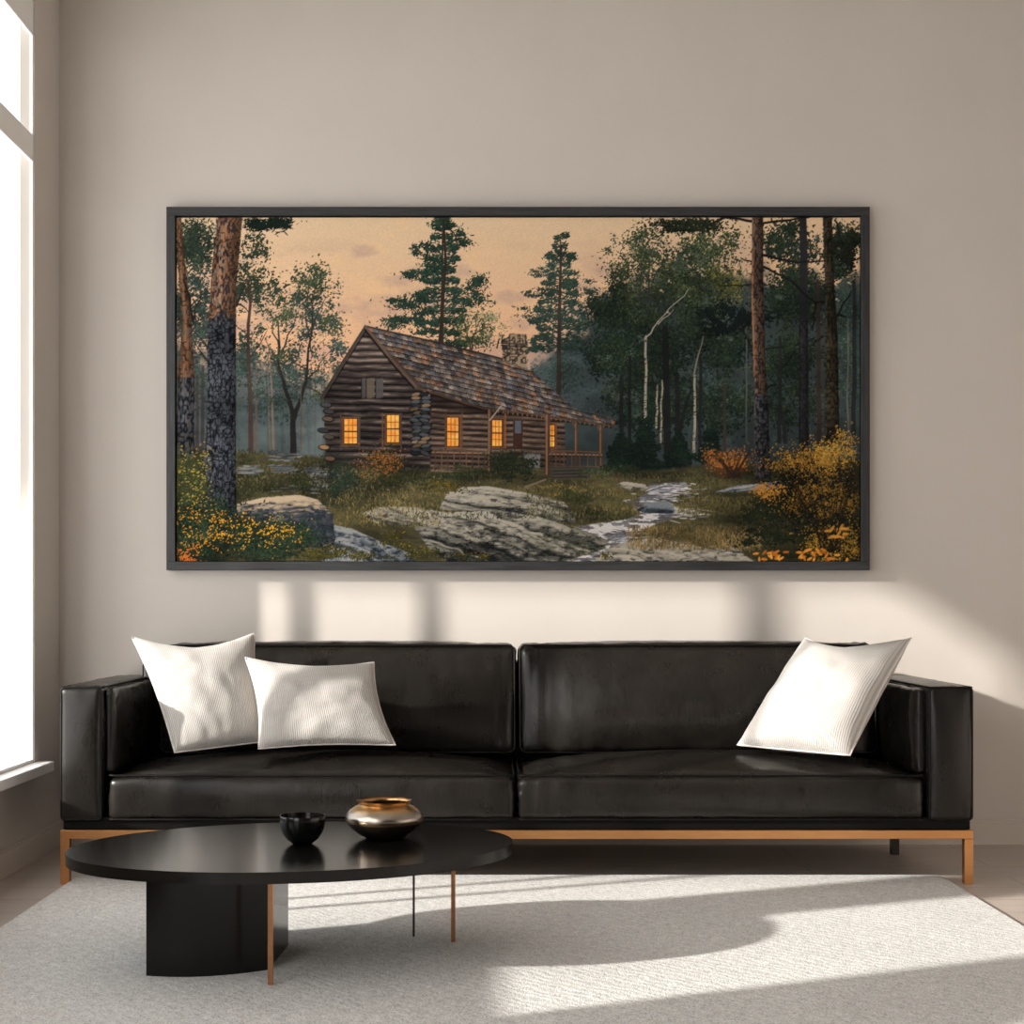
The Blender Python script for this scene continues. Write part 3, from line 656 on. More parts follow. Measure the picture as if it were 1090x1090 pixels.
def mat_pillow():
    k = NT('ribbed_linen'); v = k.coord(kind='UV')
    w = k.n('ShaderNodeTexWave', wave_type='BANDS', bands_direction='X', Scale=11.5*1.6, Distortion=.5, Detail=1.0); w.inputs['Detail Scale'].default_value = 6
    k.l(v, w.inputs['Vector'])
    w2 = k.n('ShaderNodeTexWave', wave_type='BANDS', bands_direction='Y', Scale=34.0, Distortion=1.5, Detail=1.0); k.l(v, w2.inputs['Vector'])
    fine = k.noise(k.coord((150, 220, 1), 'UV'), 1.0, 3)
    col = k.mix(k.ramp(w.outputs['Fac'], [(.1, G(0)), (.6, G(1))]), (.40, .38, .355, 1), (.56, .535, .505, 1))
    col = k.mix(.35, col, k.mix(1.0, col, k.ramp(fine, [(.3, G(.75)), (.7, G(1.15))]), 'MULTIPLY'))
    k.l(col, k.b.inputs['Base Color']); k.set(Roughness=.85, Sheen_Weight=.15)
    b = k.bump(w.outputs['Fac'], .45, .0018); b = k.bump(w2.outputs['Fac'], .25, .001, b); b = k.bump(k.noise(k.coord((4, 5, 1), 'UV'), 1.0, 2, .5, .3), .12, .02, b)
    k.l(b, k.b.inputs['Normal']); return k.m
M_pillow = mat_pillow()
def mat_plain_linen():
    k = NT('plain_linen'); v = k.coord(); k.l(k.mix(k.noise(v, 400, 2), (.58, .54, .50, 1), (.74, .70, .66, 1)), k.b.inputs['Base Color']); k.set(Roughness=.9)
    k.l(k.bump(k.noise(v, 600, 2), .3, .001), k.b.inputs['Normal']); return k.m
M_linen = mat_plain_linen()
def mat_rug():
    k = NT('rug_weave'); v = k.coord()
    vo = k.n('ShaderNodeTexVoronoi', Scale=230.0, Randomness=.8); k.l(k.coord((1, .8, 1)), vo.inputs['Vector'])
    big = k.noise(v, 2.2, 3); mid = k.noise(k.coord((40, 26, 1), rot=(0, 0, .5)), 1.0, 3, .7)
    w = k.n('ShaderNodeTexWave', wave_type='BANDS', bands_direction='DIAGONAL', Scale=16.0, Distortion=6.0, Detail=3.0); k.l(v, w.inputs['Vector'])
    col = k.ramp(vo.outputs['Distance'], [(.0, (.88, .88, .86, 1)), (.55, (.68, .68, .665, 1)), (1, (.37, .37, .365, 1))])
    col = k.mix(1.0, col, k.ramp(mid, [(.3, G(.84)), (.7, G(1.1))]), 'MULTIPLY')
    col = k.mix(1.0, col, k.ramp(big, [(.3, G(.95)), (.7, G(1.05))]), 'MULTIPLY')
    k.l(col, k.b.inputs['Base Color']); k.set(Roughness=.95)
    inv = k.n('ShaderNodeMath', operation='SUBTRACT'); inv.inputs[0].default_value = 1; k.l(vo.outputs['Distance'], inv.inputs[1])
    b = k.bump(inv.outputs[0], .5, .002); b = k.bump(w.outputs['Fac'], .15, .004, b); k.l(b, k.b.inputs['Normal']); return k.m
M_rug = mat_rug()
def mat_floor():
    k = NT('pale_oak_floor'); v = k.coord()
    br = k.n('ShaderNodeTexBrick', Scale=1.0); br.offset = .37
    br.inputs['Brick Width'].default_value = 1.7; br.inputs['Row Height'].default_value = .19; br.inputs['Mortar Size'].default_value = .0016
    br.inputs['Color1'].default_value = (.47, .41, .36, 1); br.inputs['Color2'].default_value = (.53, .46, .41, 1); br.inputs['Mortar'].default_value = (.24, .20, .17, 1)
    k.l(v, br.inputs['Vector'])
    gr = k.noise(k.coord((1.2, 26, 1)), 3.0, 5, .6, .6)
    k.l(k.mix(1.0, br.outputs['Color'], k.ramp(gr, [(.25, G(.84)), (.75, G(1.1))]), 'MULTIPLY'), k.b.inputs['Base Color'])
    k.set(Roughness=.42); k.l(k.bump(gr, .05, .002), k.b.inputs['Normal']); return k.m
M_floor = mat_floor()
def mat_frame_wood():
    k = NT('black_stained_ash'); g = k.noise(k.coord((3, 90, 90)), 2.0, 5, .6, .8)
    k.l(k.ramp(g, [(.3, (.010, .011, .012, 1)), (.62, (.034, .036, .038, 1)), (.8, (.06, .063, .066, 1))]), k.b.inputs['Base Color'])
    k.set(Roughness=.5); k.l(k.bump(g, .3, .001), k.b.inputs['Normal']); return k.m
def mat_frame_wood_v():
    k = NT('black_stained_ash_upright'); g = k.noise(k.coord((90, 90, 3)), 2.0, 5, .6, .8)
    k.l(k.ramp(g, [(.3, (.010, .011, .012, 1)), (.62, (.034, .036, .038, 1)), (.8, (.06, .063, .066, 1))]), k.b.inputs['Base Color'])
    k.set(Roughness=.5); k.l(k.bump(g, .3, .001), k.b.inputs['Normal']); return k.m
M_frame = mat_frame_wood(); M_frame_v = mat_frame_wood_v()
def mat_canvas():
    k = NT('painted_canvas'); at = k.n('ShaderNodeVertexColor'); at.layer_name = 'paint'
    hs = k.n('ShaderNodeGamma'); hs.inputs['Gamma'].default_value = 1.0; k.l(at.outputs['Color'], hs.inputs['Color'])
    k.l(hs.outputs['Color'], k.b.inputs['Base Color']); k.set(Roughness=.95, Specular_IOR_Level=.04)
    k.l(k.bump(k.noise(k.coord((1, 1, 1)), 420, 2), .15, .0008), k.b.inputs['Normal']); return k.m
M_canvas = mat_canvas()

# ------------------------------------------------------------------ camera
# the camera stands at x=0, y=0; the room runs away along +y and the sofa wall is at y=5.6
cam_d = bpy.data.cameras.new('camera'); cam = bpy.data.objects.new('camera', cam_d); C.objects.link(cam)
cam.location = (0, 0, .9); cam.rotation_euler = (PI/2, 0, 0)
cam_d.sensor_width = 36; cam_d.lens = 36*1608/1090
cam_d.shift_x = 25/1090; cam_d.shift_y = 95/1090; cam_d.clip_start = .05
bpy.context.scene.camera = cam

# ------------------------------------------------------------------ the room
XL, XR, YB, YF, ZC = -1.59, 3.1, 5.6, -1.2, 3.3
TH = .05
def shell(name, boxes, m, bev=0):
    bm = bmesh.new()
    for b in boxes: add_box(bm, *b, bev=bev)
    return structure(from_bm(name, bm, m))
shell('floor', [(XL-.4, XR+.3, YF, YB+.2, -.1, 0)], M_floor)
shell('wall_back', [(XL-.05, XR+.2, YB, YB+.2, 0, ZC)], M_wall)
shell('ceiling', [(XL-.05, XR+.2, YF, YB+.2, ZC, ZC+.15)], M_ceil)
shell('wall_front', [(XL-.05, XR+.2, YF-.2, YF, 0, ZC)], M_dark_wall)
shell('wall_right', [(XR, XR+.2, YF, YB, 0, ZC)], M_wall)
W3 = (-.9, 2.04, .3, 2.8)
W1 = (3.60, 5.29, .335, 3.0); W2 = (2.52, 3.30, .60, 2.3)
shell('wall_left', [(XL-TH, XL, YF, W3[0], 0, ZC), (XL-TH, XL, W3[0], W3[1], 0, W3[2]), (XL-TH, XL, W3[0], W3[1], W3[3], ZC), (XL-TH, XL, W3[1], W2[0], 0, ZC), (XL-TH, XL, W2[0], W2[1], 0, W2[2]), (XL-TH, XL, W2[0], W2[1], W2[3], ZC), (XL-TH, XL, W2[1], W1[0], 0, ZC),
                    (XL-TH, XL, W1[0], W1[1], 0, W1[2]), (XL-TH, XL, W1[0], W1[1], W1[3], ZC), (XL-TH, XL, W1[1], YB, 0, ZC)], M_wall)
def base(name, x0, x1, y0, y1):
    bm = bmesh.new(); add_box(bm, x0, x1, y0, y1, 0, .082); 
    if x1-x0 > y1-y0: add_box(bm, x0, x1, y0+.007, y1, .082, .09)
    else: add_box(bm, x0, x1-.007, y0, y1, .082, .09)
    return structure(from_bm(name, bm, M_trim))
base('baseboard_back', XL, XR, YB-.016, YB); base('baseboard_left', XL, XL+.018, YF, YB-.016)
base('baseboard_right', XR-.016, XR, YF, YB-.016)
# window one: slim white frame flush in the wall, a transom, a deep sill, and added unseen fins outside to cast bar shadows
w1 = structure(thing('window_1', '', '', (XL-.025, (W1[0]+W1[1])/2, W1[2])))
for k in ('label', 'category'): del w1[k]
O1 = tuple(w1.location)
bm = bmesh.new(); x0, x1 = XL-.016, XL-.004
add_box(bm, x0, x1, W1[0], W1[0]+.03, W1[2], W1[3], off=O1); add_box(bm, x0, x1, W1[1]-.006, W1[1], W1[2], W1[3], off=O1)
add_box(bm, x0, x1, W1[0]+.03, W1[1]-.006, W1[3]-.12, W1[3], off=O1); add_box(bm, x0, x1, W1[0]+.03, W1[1]-.006, W1[2], W1[2]+.012, off=O1)
from_bm('window_frame', bm, M_white, w1)
bm = bmesh.new(); add_box(bm, x0, x1, W1[0]+.03, W1[1]-.006, 2.44, 2.53, off=O1); from_bm('transom', bm, M_white, w1)
for y in (5.146, 4.945, 4.43, 4.02, 3.86):
    bm = bmesh.new(); w = .028 if y > 4.8 else (.06 if y > 4.2 else .018)
    add_box(bm, XL-.20, XL-.16, y-w/2, y+w/2, W1[2]-.1, W1[3], off=O1); from_bm('shadow_fin', bm, M_ext, w1)
bm = bmesh.new(); add_box(bm, XL-.005, XL+.055, W1[0]-.05, W1[1]+.05, W1[2]-.035, W1[2], bev=.004, off=O1); from_bm('window_sill', bm, M_white, w1)
w2 = structure(thing('window_2', '', '', (XL-.025, (W2[0]+W2[1])/2, W2[2])))
for k in ('label', 'category'): del w2[k]
O2 = tuple(w2.location)
bm = bmesh.new()
add_box(bm, x0, x1, W2[0], W2[0]+.03, W2[2], W2[3], off=O2); add_box(bm, x0, x1, W2[1]-.03, W2[1], W2[2], W2[3], off=O2)
add_box(bm, x0, x1, W2[0]+.03, W2[1]-.03, W2[3]-.03, W2[3], off=O2); add_box(bm, x0, x1, W2[0]+.03, W2[1]-.03, W2[2], W2[2]+.03, off=O2)
from_bm('window_frame', bm, M_white, w2)
bm = bmesh.new(); add_box(bm, XL-.005, XL+.05, W2[0]-.04, W2[1]+.04, W2[2]-.035, W2[2], bev=.004, off=O2); from_bm('window_sill', bm, M_white, w2)
# added unseen slab above window one, shaped to keep sun off the painting
bm = bmesh.new(); add_prism(bm, [(XL-TH, 5.32), (-6.6, 5.32), (-6.6, 3.36), (-3.86, 3.36), (-4.9, 2.32), (XL-TH, 2.32)], 3.0, 3.12)
o = from_bm('sun_blocker', bm, M_ext); structure(o)

# ------------------------------------------------------------------ light
SUNV = Vector((1, .42, -.38)).normalized()
sd = bpy.data.lights.new('sun', 'SUN'); so = bpy.data.objects.new('sun', sd); C.objects.link(so)
sd.energy = 7.8; sd.angle = math.radians(1.3); sd.color = (1.0, .945, .875)
so.rotation_euler = SUNV.to_track_quat('-Z', 'Y').to_euler(); so.location = (-6, -2, 4)
w = bpy.data.worlds.new('world'); bpy.context.scene.world = w; w.use_nodes = True
nt = w.node_tree; bg = nt.nodes['Background']
tc = nt.nodes.new('ShaderNodeTexCoord'); sp = nt.nodes.new('ShaderNodeSeparateXYZ'); nt.links.new(tc.outputs['Generated'], sp.inputs[0])
mr = nt.nodes.new('ShaderNodeMapRange'); mr.inputs['From Min'].default_value = .75; mr.inputs['From Max'].default_value = -.6
nt.links.new(sp.outputs['Y'], mr.inputs['Value'])
cr = nt.nodes.new('ShaderNodeValToRGB'); nt.links.new(mr.outputs['Result'], cr.inputs['Fac'])
cr.color_ramp.elements[0].color = (.93, .96, 1.0, 1); cr.color_ramp.elements[1].color = (1.0, .985, .96, 1)
nt.links.new(cr.outputs['Color'], bg.inputs['Color'])
mr2 = nt.nodes.new('ShaderNodeMapRange'); mr2.inputs['From Min'].default_value = 0; mr2.inputs['From Max'].default_value = 1
mr2.inputs['To Min'].default_value = 1.3; mr2.inputs['To Max'].default_value = 4.3
nt.links.new(mr.outputs['Result'], mr2.inputs['Value']); nt.links.new(mr2.outputs['Result'], bg.inputs['Strength'])
vs = bpy.context.scene.view_settings
vs.view_transform = 'Standard'; vs.look = 'None'; vs.gamma = 1.0; vs.use_curve_mapping = False; vs.exposure = 0.0

# ------------------------------------------------------------------ soft shapes
def soft_box(name, x0, x1, y0, y1, z0, z1, m, parent, bulge, rad=.03, nseg=(40, 22, 12), wr=.004, seed=0, off=(0, 0, 0), flat_bottom=False, crease=None, warp=None):
    """an upholstered block: rounded edges, faces that swell by bulge=(x-,x+,y-,y+,z-,z+), slight creasing near the seams"""
    nx, ny, nz = nseg; cx, cy, cz = (x0+x1)/2, (y0+y1)/2, (z0+z1)/2; hx, hy, hz = (x1-x0)/2, (y1-y0)/2, (z1-z0)/2
    bm = bmesh.new(); cache = {}
    def cosr(t): return math.sin(t*PI/2)*.35+t*.65
    def vert(i, j, k):
        key = (i, j, k)
        if key in cache: return cache[key]
        u, v, w_ = cosr(2*i/nx-1), cosr(2*j/ny-1), cosr(2*k/nz-1)
        p = Vector((u*hx, v*hy, w_*hz))
        q = Vector((max(-hx+rad, min(hx-rad, p.x)), max(-hy+rad, min(hy-rad, p.y)), max(-hz+rad, min(hz-rad, p.z))))
        d = p-q
        if d.length > 1e-9: p = q+d.normalized()*rad if sum(1 for t in d if abs(t) > 1e-9) > 1 else p
        f = lambda a, b: max(0, (1-abs(a)**2.4))*max(0, (1-abs(b)**2.4))
        s = Vector((0, 0, 0))
        if i in (0, nx): s.x += (bulge[1] if i else -bulge[0])*f(v, w_)
        if j in (0, ny): s.y += (bulge[3] if j else -bulge[2])*f(u, w_)
        if k in (0, nz): s.z += (bulge[5] if k else -bulge[4])*f(u, v)
        p = p+s
        if wr:
            e = max(abs(u), abs(v), abs(w_)); n = noise.noise(Vector((p.x*9+seed, p.y*9, p.z*3)))*.6+noise.noise(Vector((p.x*26+seed, p.y*26, p.z*6)))*.4
            edge = 1-min(1, max(0, min(1-abs(u) if i not in (0, nx) else 9, 1-abs(v) if j not in (0, ny) else 9, 1-abs(w_) if k not in (0, nz) else 9))*1.6)
            g_ = noise.noise(Vector((p.x*34+seed*3, p.y*34, p.z*34 if i in (0, nx) else p.z*3)))*max(0, edge-.35)**1.4*1.7; n += g_*(0 if edge > .97 else 1)
            dirv = Vector((p.x/hx if i in (0, nx) else 0, p.y/hy if j in (0, ny) else 0, p.z/hz if k in (0, nz) else 0))
            if dirv.length > 0: p = p+dirv.normalized()*n*wr*(.35+edge*.9)*(0 if edge > .995 else 1)
        if warp: p = warp(p, u, v, w_)
        cache[key] = bm.verts.new((p.x+cx-off[0], p.y+cy-off[1], p.z+cz-off[2])); return cache[key]
    for i in range(nx):
        for j in range(ny):
            for k in (0, nz):
                bm.faces.new([vert(i, j, k), vert(i+1, j, k), vert(i+1, j+1, k), vert(i, j+1, k)])
    for i in range(nx):
        for k in range(nz):
            for j in (0, ny):
                bm.faces.new([vert(i, j, k), vert(i+1, j, k), vert(i+1, j, k+1), vert(i, j, k+1)])
    for j in range(ny):
        for k in range(nz):
            for i in (0, nx):
                bm.faces.new([vert(i, j, k), vert(i, j+1, k), vert(i, j+1, k+1), vert(i, j, k+1)])
    return from_bm(name, bm, m, parent, smooth=True)
def rrect(a0, a1, b0, b1, r, n=5):
    pts = []
    for (cx, cy, s) in ((a1-r, b1-r, 0), (a0+r, b1-r, 1), (a0+r, b0+r, 2), (a1-r, b0+r, 3)):
        for i in range(n+1):
            t = PI/2*(s+i/n); pts.append((cx+r*math.cos(t), cy+r*math.sin(t)))
    return pts

# ------------------------------------------------------------------ sofa
SX, SY = .089, 5.16
sofa = thing('sofa', 'long black leather sofa on a slim copper-coloured base, against the back wall', 'sofa', (SX, SY, 0))
OF = (SX, SY, 0)
XA0, XA1, XB0, XB1 = -1.361, -1.229, 1.400, 1.541
YF0, YR0 = 4.80, 5.555
def tube(name, pts, r, m, parent, closed=True, n=8):
    bm = bmesh.new(); add_tube(bm, [(p[0]-OF[0], p[1]-OF[1], p[2]-OF[2]) for p in pts], r, n, closed); return from_bm(name, bm, m, parent, smooth=True)
bm = bmesh.new(); add_box(bm, XA0+.006, XB1-.006, YF0+.012, YR0-.01, .172, .212, .004, off=OF); from_bm('base_platform', bm, M_base, sofa)
bm = bmesh.new(); add_box(bm, XA1-.02, XB0+.02, 5.43, YR0, .20, .685, .02, 3, off=OF); from_bm('back_panel', bm, M_leather, sofa, True, 40)
for (a, b, inner) in ((XA0, XA1, 1), (XB0, XB1, -1)):
    bl = (.0, .016, .013, 0, 0, .006) if inner > 0 else (.016, .0, .013, 0, 0, .006)
    arm = soft_box('armrest', a, b, YF0, YR0, .20, .628, M_leather, sofa, bl, .014, (10, 40, 24), .004, a*7, OF)
    # piping round the front panel and along the top edges
    pts = [(x, YF0+.004, z) for x, z in rrect(a+.003, b-.003, .205, .625, .012)]
    tube('piping', pts, .0035, M_pipe, arm)
    xe = b-.003 if inner > 0 else a+.003
    tube('piping', [(xe, YF0+.01+t*(YR0-YF0-.02), .6255) for t in [i/20 for i in range(21)]], .0032, M_pipe, arm, False)
    xe = a+.003 if inner > 0 else b-.003
    tube('piping', [(xe, YF0+.01+t*(YR0-YF0-.02), .6255) for t in [i/20 for i in range(21)]], .0032, M_pipe, arm, False)
    # the soft inner cushion of the arm
    ci = (b+.0, b+.03) if inner > 0 else (a-.03, a)
    bl = (0, .022, .0, 0, 0, .0) if inner > 0 else (.022, 0, 0, 0, 0, 0)
    pad = soft_box('arm_pad', ci[0], ci[1], YF0+.03, 5.40, .35, .618, M_leather, sofa, bl, .012, (6, 30, 20), .007, a*3+5, OF)
xm0, xm1 = .0835, .0955
for q, (a, b) in enumerate(((-1.212, xm0), (xm1, 1.388))):
    def seatwarp(p, u, v, w_):
        # the top droops a little to the front corners
        if w_ > .2: p.z -= .012*max(0, abs(u)-.86)/.14
        return p
    sc = soft_box('seat_cushion', a, b, YF0+.002, 5.30, .203, .348, M_leather, sofa, (.006, .006, .018, 0, 0, .052), .022, (64, 30, 14), .006, q*31+2, OF, warp=seatwarp)
    for z in (.346, .206):
        tube('piping', [(x, y, z) for x, y in rrect(a+.002, b-.002, YF0+.0015, 5.295, .02)], .0034, M_pipe, sc)
for q, (a, b) in enumerate(((-1.135, .0935), (.1065, 1.345))):
    def backwarp(p, u, v, w_):
        p.y += .05*(w_+1)/2           # leans back
        return p
    bc = soft_box('back_cushion', a, b, 5.21, 5.40, .375, .748, M_leather, sofa, (.006, .006, .062, 0, 0, .012), .026, (64, 10, 30), .009, q*17+9, OF, warp=backwarp)
    pts = []
    for x, z in rrect(a+.003, b-.003, .378, .746, .022):
        pts.append((x, 5.216+.05*((z-.375)/.373), z))
    tube('piping', pts, .0038, M_pipe, bc)
# copper rail frame with its four legs
bm = bmesh.new()
add_box(bm, XA0, XB1, YF0, YF0+.028, .145, .172, .001, 1, off=OF); add_box(bm, XA0, XB1, 5.50, 5.528, .145, .172, .001, 1, off=OF)
add_box(bm, XA0, XA0+.026, YF0+.028, 5.50, .145, .172, .001, 1, off=OF); add_box(bm, XB1-.026, XB1, YF0+.028, 5.50, .145, .172, .001, 1, off=OF)
from_bm('base_rail', bm, M_copper, sofa)
for (x, y, m) in ((XA0, YF0, M_copper), (XB1-.028, YF0, M_copper), (-1.28, 5.36, M_steel), (1.43, 5.36, M_steel)):
    bm = bmesh.new(); add_box(bm, x, x+.028, y, y+.028, 0.0, .1445 if m is M_copper else .172, .001, 1, off=OF)
    l = from_bm('leg', bm, m, sofa)
    if m is M_steel: l['label'] = 'dark rear leg'

# ------------------------------------------------------------------ throw pillows
def ray(px, py, d):
    d -= .075
    return Vector(((px-520)/1608*d, d, .9-(py-640)/1608*d))
def pillow(label, corners, thick, seed, rib=1.0, pin=(.05, .10, .02)):
    """corners TL TR BR BL as points in the room; the cushion swells to both sides of that sheet"""
    TL, TR, BR, BL = corners; ctr = (TL+TR+BR+BL)/4
    nrm = ((TR-BL).cross(TL-BR)).normalized()
    if nrm.y > 0: nrm = -nrm
    base_z = min(c.z for c in corners)
    o0 = Vector((ctr.x, ctr.y, base_z))
    root = thing('throw_pillow', label, 'pillow', o0, 'pale ribbed throw pillows on the black sofa')
    N = 44
    def bow(s, t, a, b):            # (sides, top, bottom) edges drawn in between the corner points
        ps, pt, pb = pin
        k = pt if b < 0 else pb
        return s-ps*a*(1-b*b), t-k*b*(1-abs(a)**1.6)
    for side in (1, -1):
        bm = bmesh.new(); uvl = bm.loops.layers.uv.new('UVMap'); V = []
        for j in range(N+1):
            row = []
            for i in range(N+1):
                s, t = i/N, j/N
                a, b = 2*s-1, 2*t-1
                # sides bow inwards between the corners
                s2, t2 = bow(s, t, a, b)
                p = (TL*(1-s2)+TR*s2)*(1-t2)+(BL*(1-s2)+BR*s2)*t2
                h = (max(0, 1-a*a)*max(0, 1-b*b))**.42
                h *= 1+.10*noise.noise(Vector((a*2.2+seed, b*2.2, 0)))
                e = max(abs(a), abs(b)); wv = noise.noise(Vector((a*4+seed, b*4, 3)))*.004*(1 if e < .995 else 0)
                row.append(bm.verts.new(p+nrm*side*(thick*.5*h)+nrm*wv*min(1, h*2)-o0))
            V.append(row)
        for j in range(N):
            for i in range(N):
                f = bm.faces.new((V[j][i], V[j][i+1], V[j+1][i+1], V[j+1][i]))
                for lp, (ii, jj) in zip(f.loops, ((i, j), (i+1, j), (i+1, j+1), (i, j+1))): lp[uvl].uv = (ii/N*rib, 1-jj/N)
        bmesh.ops.recalc_face_normals(bm, faces=bm.faces)
        if sum((f.normal.dot(nrm) for f in bm.faces)) * side < 0: bmesh.ops.reverse_faces(bm, faces=bm.faces)
        me = bpy.data.meshes.new('cover')
        bm.to_mesh(me); bm.free()
        for p in me.polygons: p.use_smooth = True
        link('front_cover' if side > 0 else 'back_cover', me, M_pillow if side > 0 else M_linen, root)
        if side > 0: edge = [p+Vector((0, 0, 0)) for p in []]
    # seam all round
    pts = []
    for k in range(4*30):
        q, f = divmod(k, 30); f /= 30
        a, b = ((2*f-1, -1), (1, 2*f-1), (1-2*f, 1), (-1, 1-2*f))[q]
        s, t = (a+1)/2, (b+1)/2
        s2, t2 = bow(s, t, a, b)
        pts.append((TL*(1-s2)+TR*s2)*(1-t2)+(BL*(1-s2)+BR*s2)*t2-o0)
    bm = bmesh.new(); add_tube(bm, pts, .003, 6, True); from_bm('seam', bm, M_linen, root, True)
    return root
pillow('large off-white ribbed pillow leaning against the left armrest of the sofa', (ray(140, 678, 5.14), ray(271, 674, 5.20), ray(283, 789, 5.08), ray(186, 801, 4.98)), .18, 3, 1.0, (.035, .13, .0))
pillow('smaller oblong off-white ribbed pillow, just right of the large one', (ray(261, 700, 5.08), ray(398, 705, 5.12), ray(421, 793, 5.00), ray(275, 797, 4.96)), .16, 8, 1.1, (.045, .09, .03))
pillow('off-white ribbed pillow tilted against the right armrest, alone on the right half', (ray(857, 679, 5.20), ray(970, 679, 4.98), ray(905, 804, 4.86), ray(785, 793, 5.08)), .20, 15, 1.0, (.03, .12, .0))

# ------------------------------------------------------------------ coffee table
TX, TY, TZ = -.487, 3.79, .29
table = thing('coffee_table', 'low black oval coffee table with thin bronze legs, standing on the grey rug', 'table', (TX, TY, 0))
RZ = .012   # rug surface
ang = math.radians(12)
def oval(a, b, n=96): return [(a*math.cos(2*PI*k/n)*math.cos(ang)-b*math.sin(2*PI*k/n)*math.sin(ang), a*math.cos(2*PI*k/n)*math.sin(ang)+b*math.sin(2*PI*k/n)*math.cos(ang)) for k in range(n)]
bm = bmesh.new(); add_prism(bm, oval(.555, .385), .263, TZ, .003, 3); from_bm('tabletop', bm, M_table, table, True, 35)
bm = bmesh.new()
fp = []
for i in range(33):             # bowed front from the left edge round to the right corner
    t = i/32; fp.append((-.812+(.812-.530)*t, 3.583+(3.640-3.583)*t-.040*4*t*(1-t)*.9))
fp += [(-.517, 3.90)]
for i in range(1, 16):
    t = i/16; fp.append((-.517-(.812-.517)*t, 3.90+.06*4*t*(1-t)*.9))
fp += [(-.812, 3.90)]
add_prism(bm, [(x-TX, y-TY) for x, y in fp], RZ, .263, .0)
ped = from_bm('pedestal', bm, M_table, table, True, 28)
for (x, y, w, t, m) in ((-.505, 3.50, .012, .012, M_bronze_leg), (-.198, 4.00, .006, .006, M_steel), (-.092, 3.94, .011, .011, M_bronze_leg)):
    bm = bmesh.new(); add_box(bm, x-w/2, x+w/2, y-t/2, y+t/2, RZ, .263, .001, 1, off=(TX, TY, 0)); l = from_bm('leg', bm, m, table)
    l['label'] = 'thin dark steel bar' if m is M_steel else 'thin bronze bar'

bm = bmesh.new()
add_lathe(bm, [(0, 0), (.020, 0), (.026, .002), (.040, .013), (.051, .030), (.0565, .048), (.0575, .062), (.0575, .070), (.0567, .0722), (.0552, .0715), (.0545, .062), (.052, .046), (.045, .028), (.032, .014), (.015, .008), (0, .007)], 72)
bowl = tag(from_bm('bowl', bm, M_bowl, None, True, 60), 'small round black bowl on the coffee table, left of the bronze pot', 'bowl'); bowl.location = (-.468, 3.80, TZ)
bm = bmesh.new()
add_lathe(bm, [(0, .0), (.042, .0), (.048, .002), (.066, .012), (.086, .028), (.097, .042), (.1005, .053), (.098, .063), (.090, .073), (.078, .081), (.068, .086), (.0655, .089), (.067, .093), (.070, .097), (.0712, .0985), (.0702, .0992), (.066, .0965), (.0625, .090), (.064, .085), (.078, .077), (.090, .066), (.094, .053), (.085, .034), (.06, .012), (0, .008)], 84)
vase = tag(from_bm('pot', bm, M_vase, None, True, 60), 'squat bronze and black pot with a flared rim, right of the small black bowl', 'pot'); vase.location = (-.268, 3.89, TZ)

# ------------------------------------------------------------------ rug
bm = bmesh.new()
RX, RY = .054, 3.6
pts = []
for (cx, cy, r, s) in ((1.463-.012, 4.905-.012, .012, 0), (-1.328+.05, 4.905-.05, .05, 1), (-1.328+.05, 2.3+.05, .05, 2), (1.463-.05, 2.3+.05, .05, 3)):
    for i in range(7):
        t = PI/2*(s+i/6); pts.append((cx+r*math.cos(t)-RX, cy+r*math.sin(t)-RY))
add_prism(bm, pts, 0, .0118, .003, 2)
rug = tag(from_bm('area_rug', bm, M_rug), 'light grey woven rectangular rug under the coffee table, in front of the sofa', 'rug'); rug.location = (RX, RY, 0)

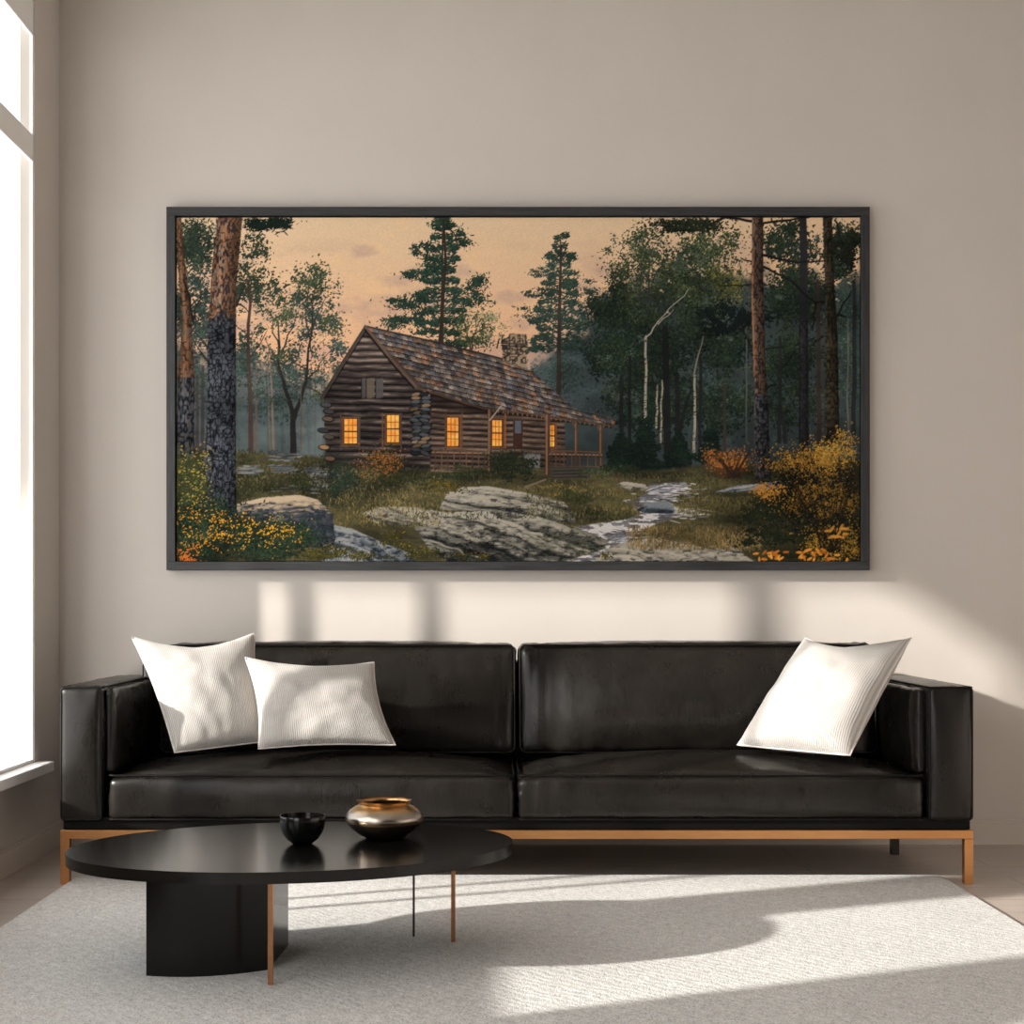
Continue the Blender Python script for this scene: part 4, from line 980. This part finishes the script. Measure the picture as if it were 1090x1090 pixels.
# ------------------------------------------------------------------ the framed painting
PYF = 5.552
px0, px1, pz0, pz1 = (177-520)/1608*PYF, (926-520)/1608*PYF, .9-(607-640)/1608*PYF, .9-(220-640)/1608*PYF
PO = ((px0+px1)/2, YB, pz0)
pic = thing('framed_painting', 'wide black-framed painting of a log cabin in a forest, hanging above the sofa', 'painting', PO)
fw = .032
for (a, b, c, d, m) in ((px0, px1, pz1-fw, pz1, M_frame), (px0, px1, pz0, pz0+fw, M_frame), (px0, px0+fw, pz0+fw, pz1-fw, M_frame_v), (px1-fw, px1, pz0+fw, pz1-fw, M_frame_v)):
    bm = bmesh.new(); add_box(bm, a, b, PYF, YB-.001, c, d, .0012, 1, off=PO); from_bm('frame_rail', bm, m, pic)
bm = bmesh.new(); add_box(bm, px0+fw, px1-fw, YB-.014, YB-.002, pz0+fw, pz1-fw, off=PO); from_bm('backing_board', bm, M_base, pic)
import numpy as np
A = paint_forest(); Hh, Ww, _ = A.shape
CY = 5.562; cx0, cx1, cz0, cz1 = (188-520)/1608*CY, (915.5-520)/1608*CY, .9-(597.5-640)/1608*CY, .9-(231.5-640)/1608*CY
xs = np.linspace(cx0, cx1, Ww)-PO[0]; zs = np.linspace(cz1, cz0, Hh)-PO[2]
co = np.zeros((Hh, Ww, 3), np.float32); co[..., 0] = xs[None, :]; co[..., 1] = CY-PO[1]; co[..., 2] = zs[:, None]
idx = np.arange(Hh*Ww).reshape(Hh, Ww)
quads = np.stack([idx[1:, :-1], idx[1:, 1:], idx[:-1, 1:], idx[:-1, :-1]], -1).reshape(-1)
# stretcher edge: a thin border of extra vertices gives the canvas its depth
ring = np.concatenate([idx[0, :], idx[1:, -1], idx[-1, -2::-1], idx[-2:0:-1, 0]])
base_n = Hh*Ww; back = co.reshape(-1, 3)[ring].copy(); back[:, 1] += .022
nr = len(ring); nxt = np.roll(np.arange(nr), -1)
side = np.stack([ring, ring[nxt], base_n+nxt, base_n+np.arange(nr)], -1).reshape(-1)
verts = np.concatenate([co.reshape(-1, 3), back]); loops = np.concatenate([quads, side]).astype(np.int32)
me = bpy.data.meshes.new('canvas'); nf = len(loops)//4
me.vertices.add(len(verts)); me.vertices.foreach_set('co', verts.ravel())
me.loops.add(len(loops)); me.loops.foreach_set('vertex_index', loops)
me.polygons.add(nf); me.polygons.foreach_set('loop_start', np.arange(0, nf*4, 4, dtype=np.int32))
me.update(calc_edges=True); me.validate()
AL = np.where(A <= .04045, A/12.92, ((A+.055)/1.055)**2.4)
CAL = np.array([1.16, 1.18, 1.21])
AL = np.clip(AL*CAL, 0, .95)
rgba = np.ones((len(verts), 4), np.float32); rgba[:base_n, :3] = AL.reshape(-1, 3); rgba[base_n:, :3] = .02
at = me.attributes.new('paint', 'FLOAT_COLOR', 'POINT'); at.data.foreach_set('color', rgba.ravel())
link('canvas', me, M_canvas, pic)
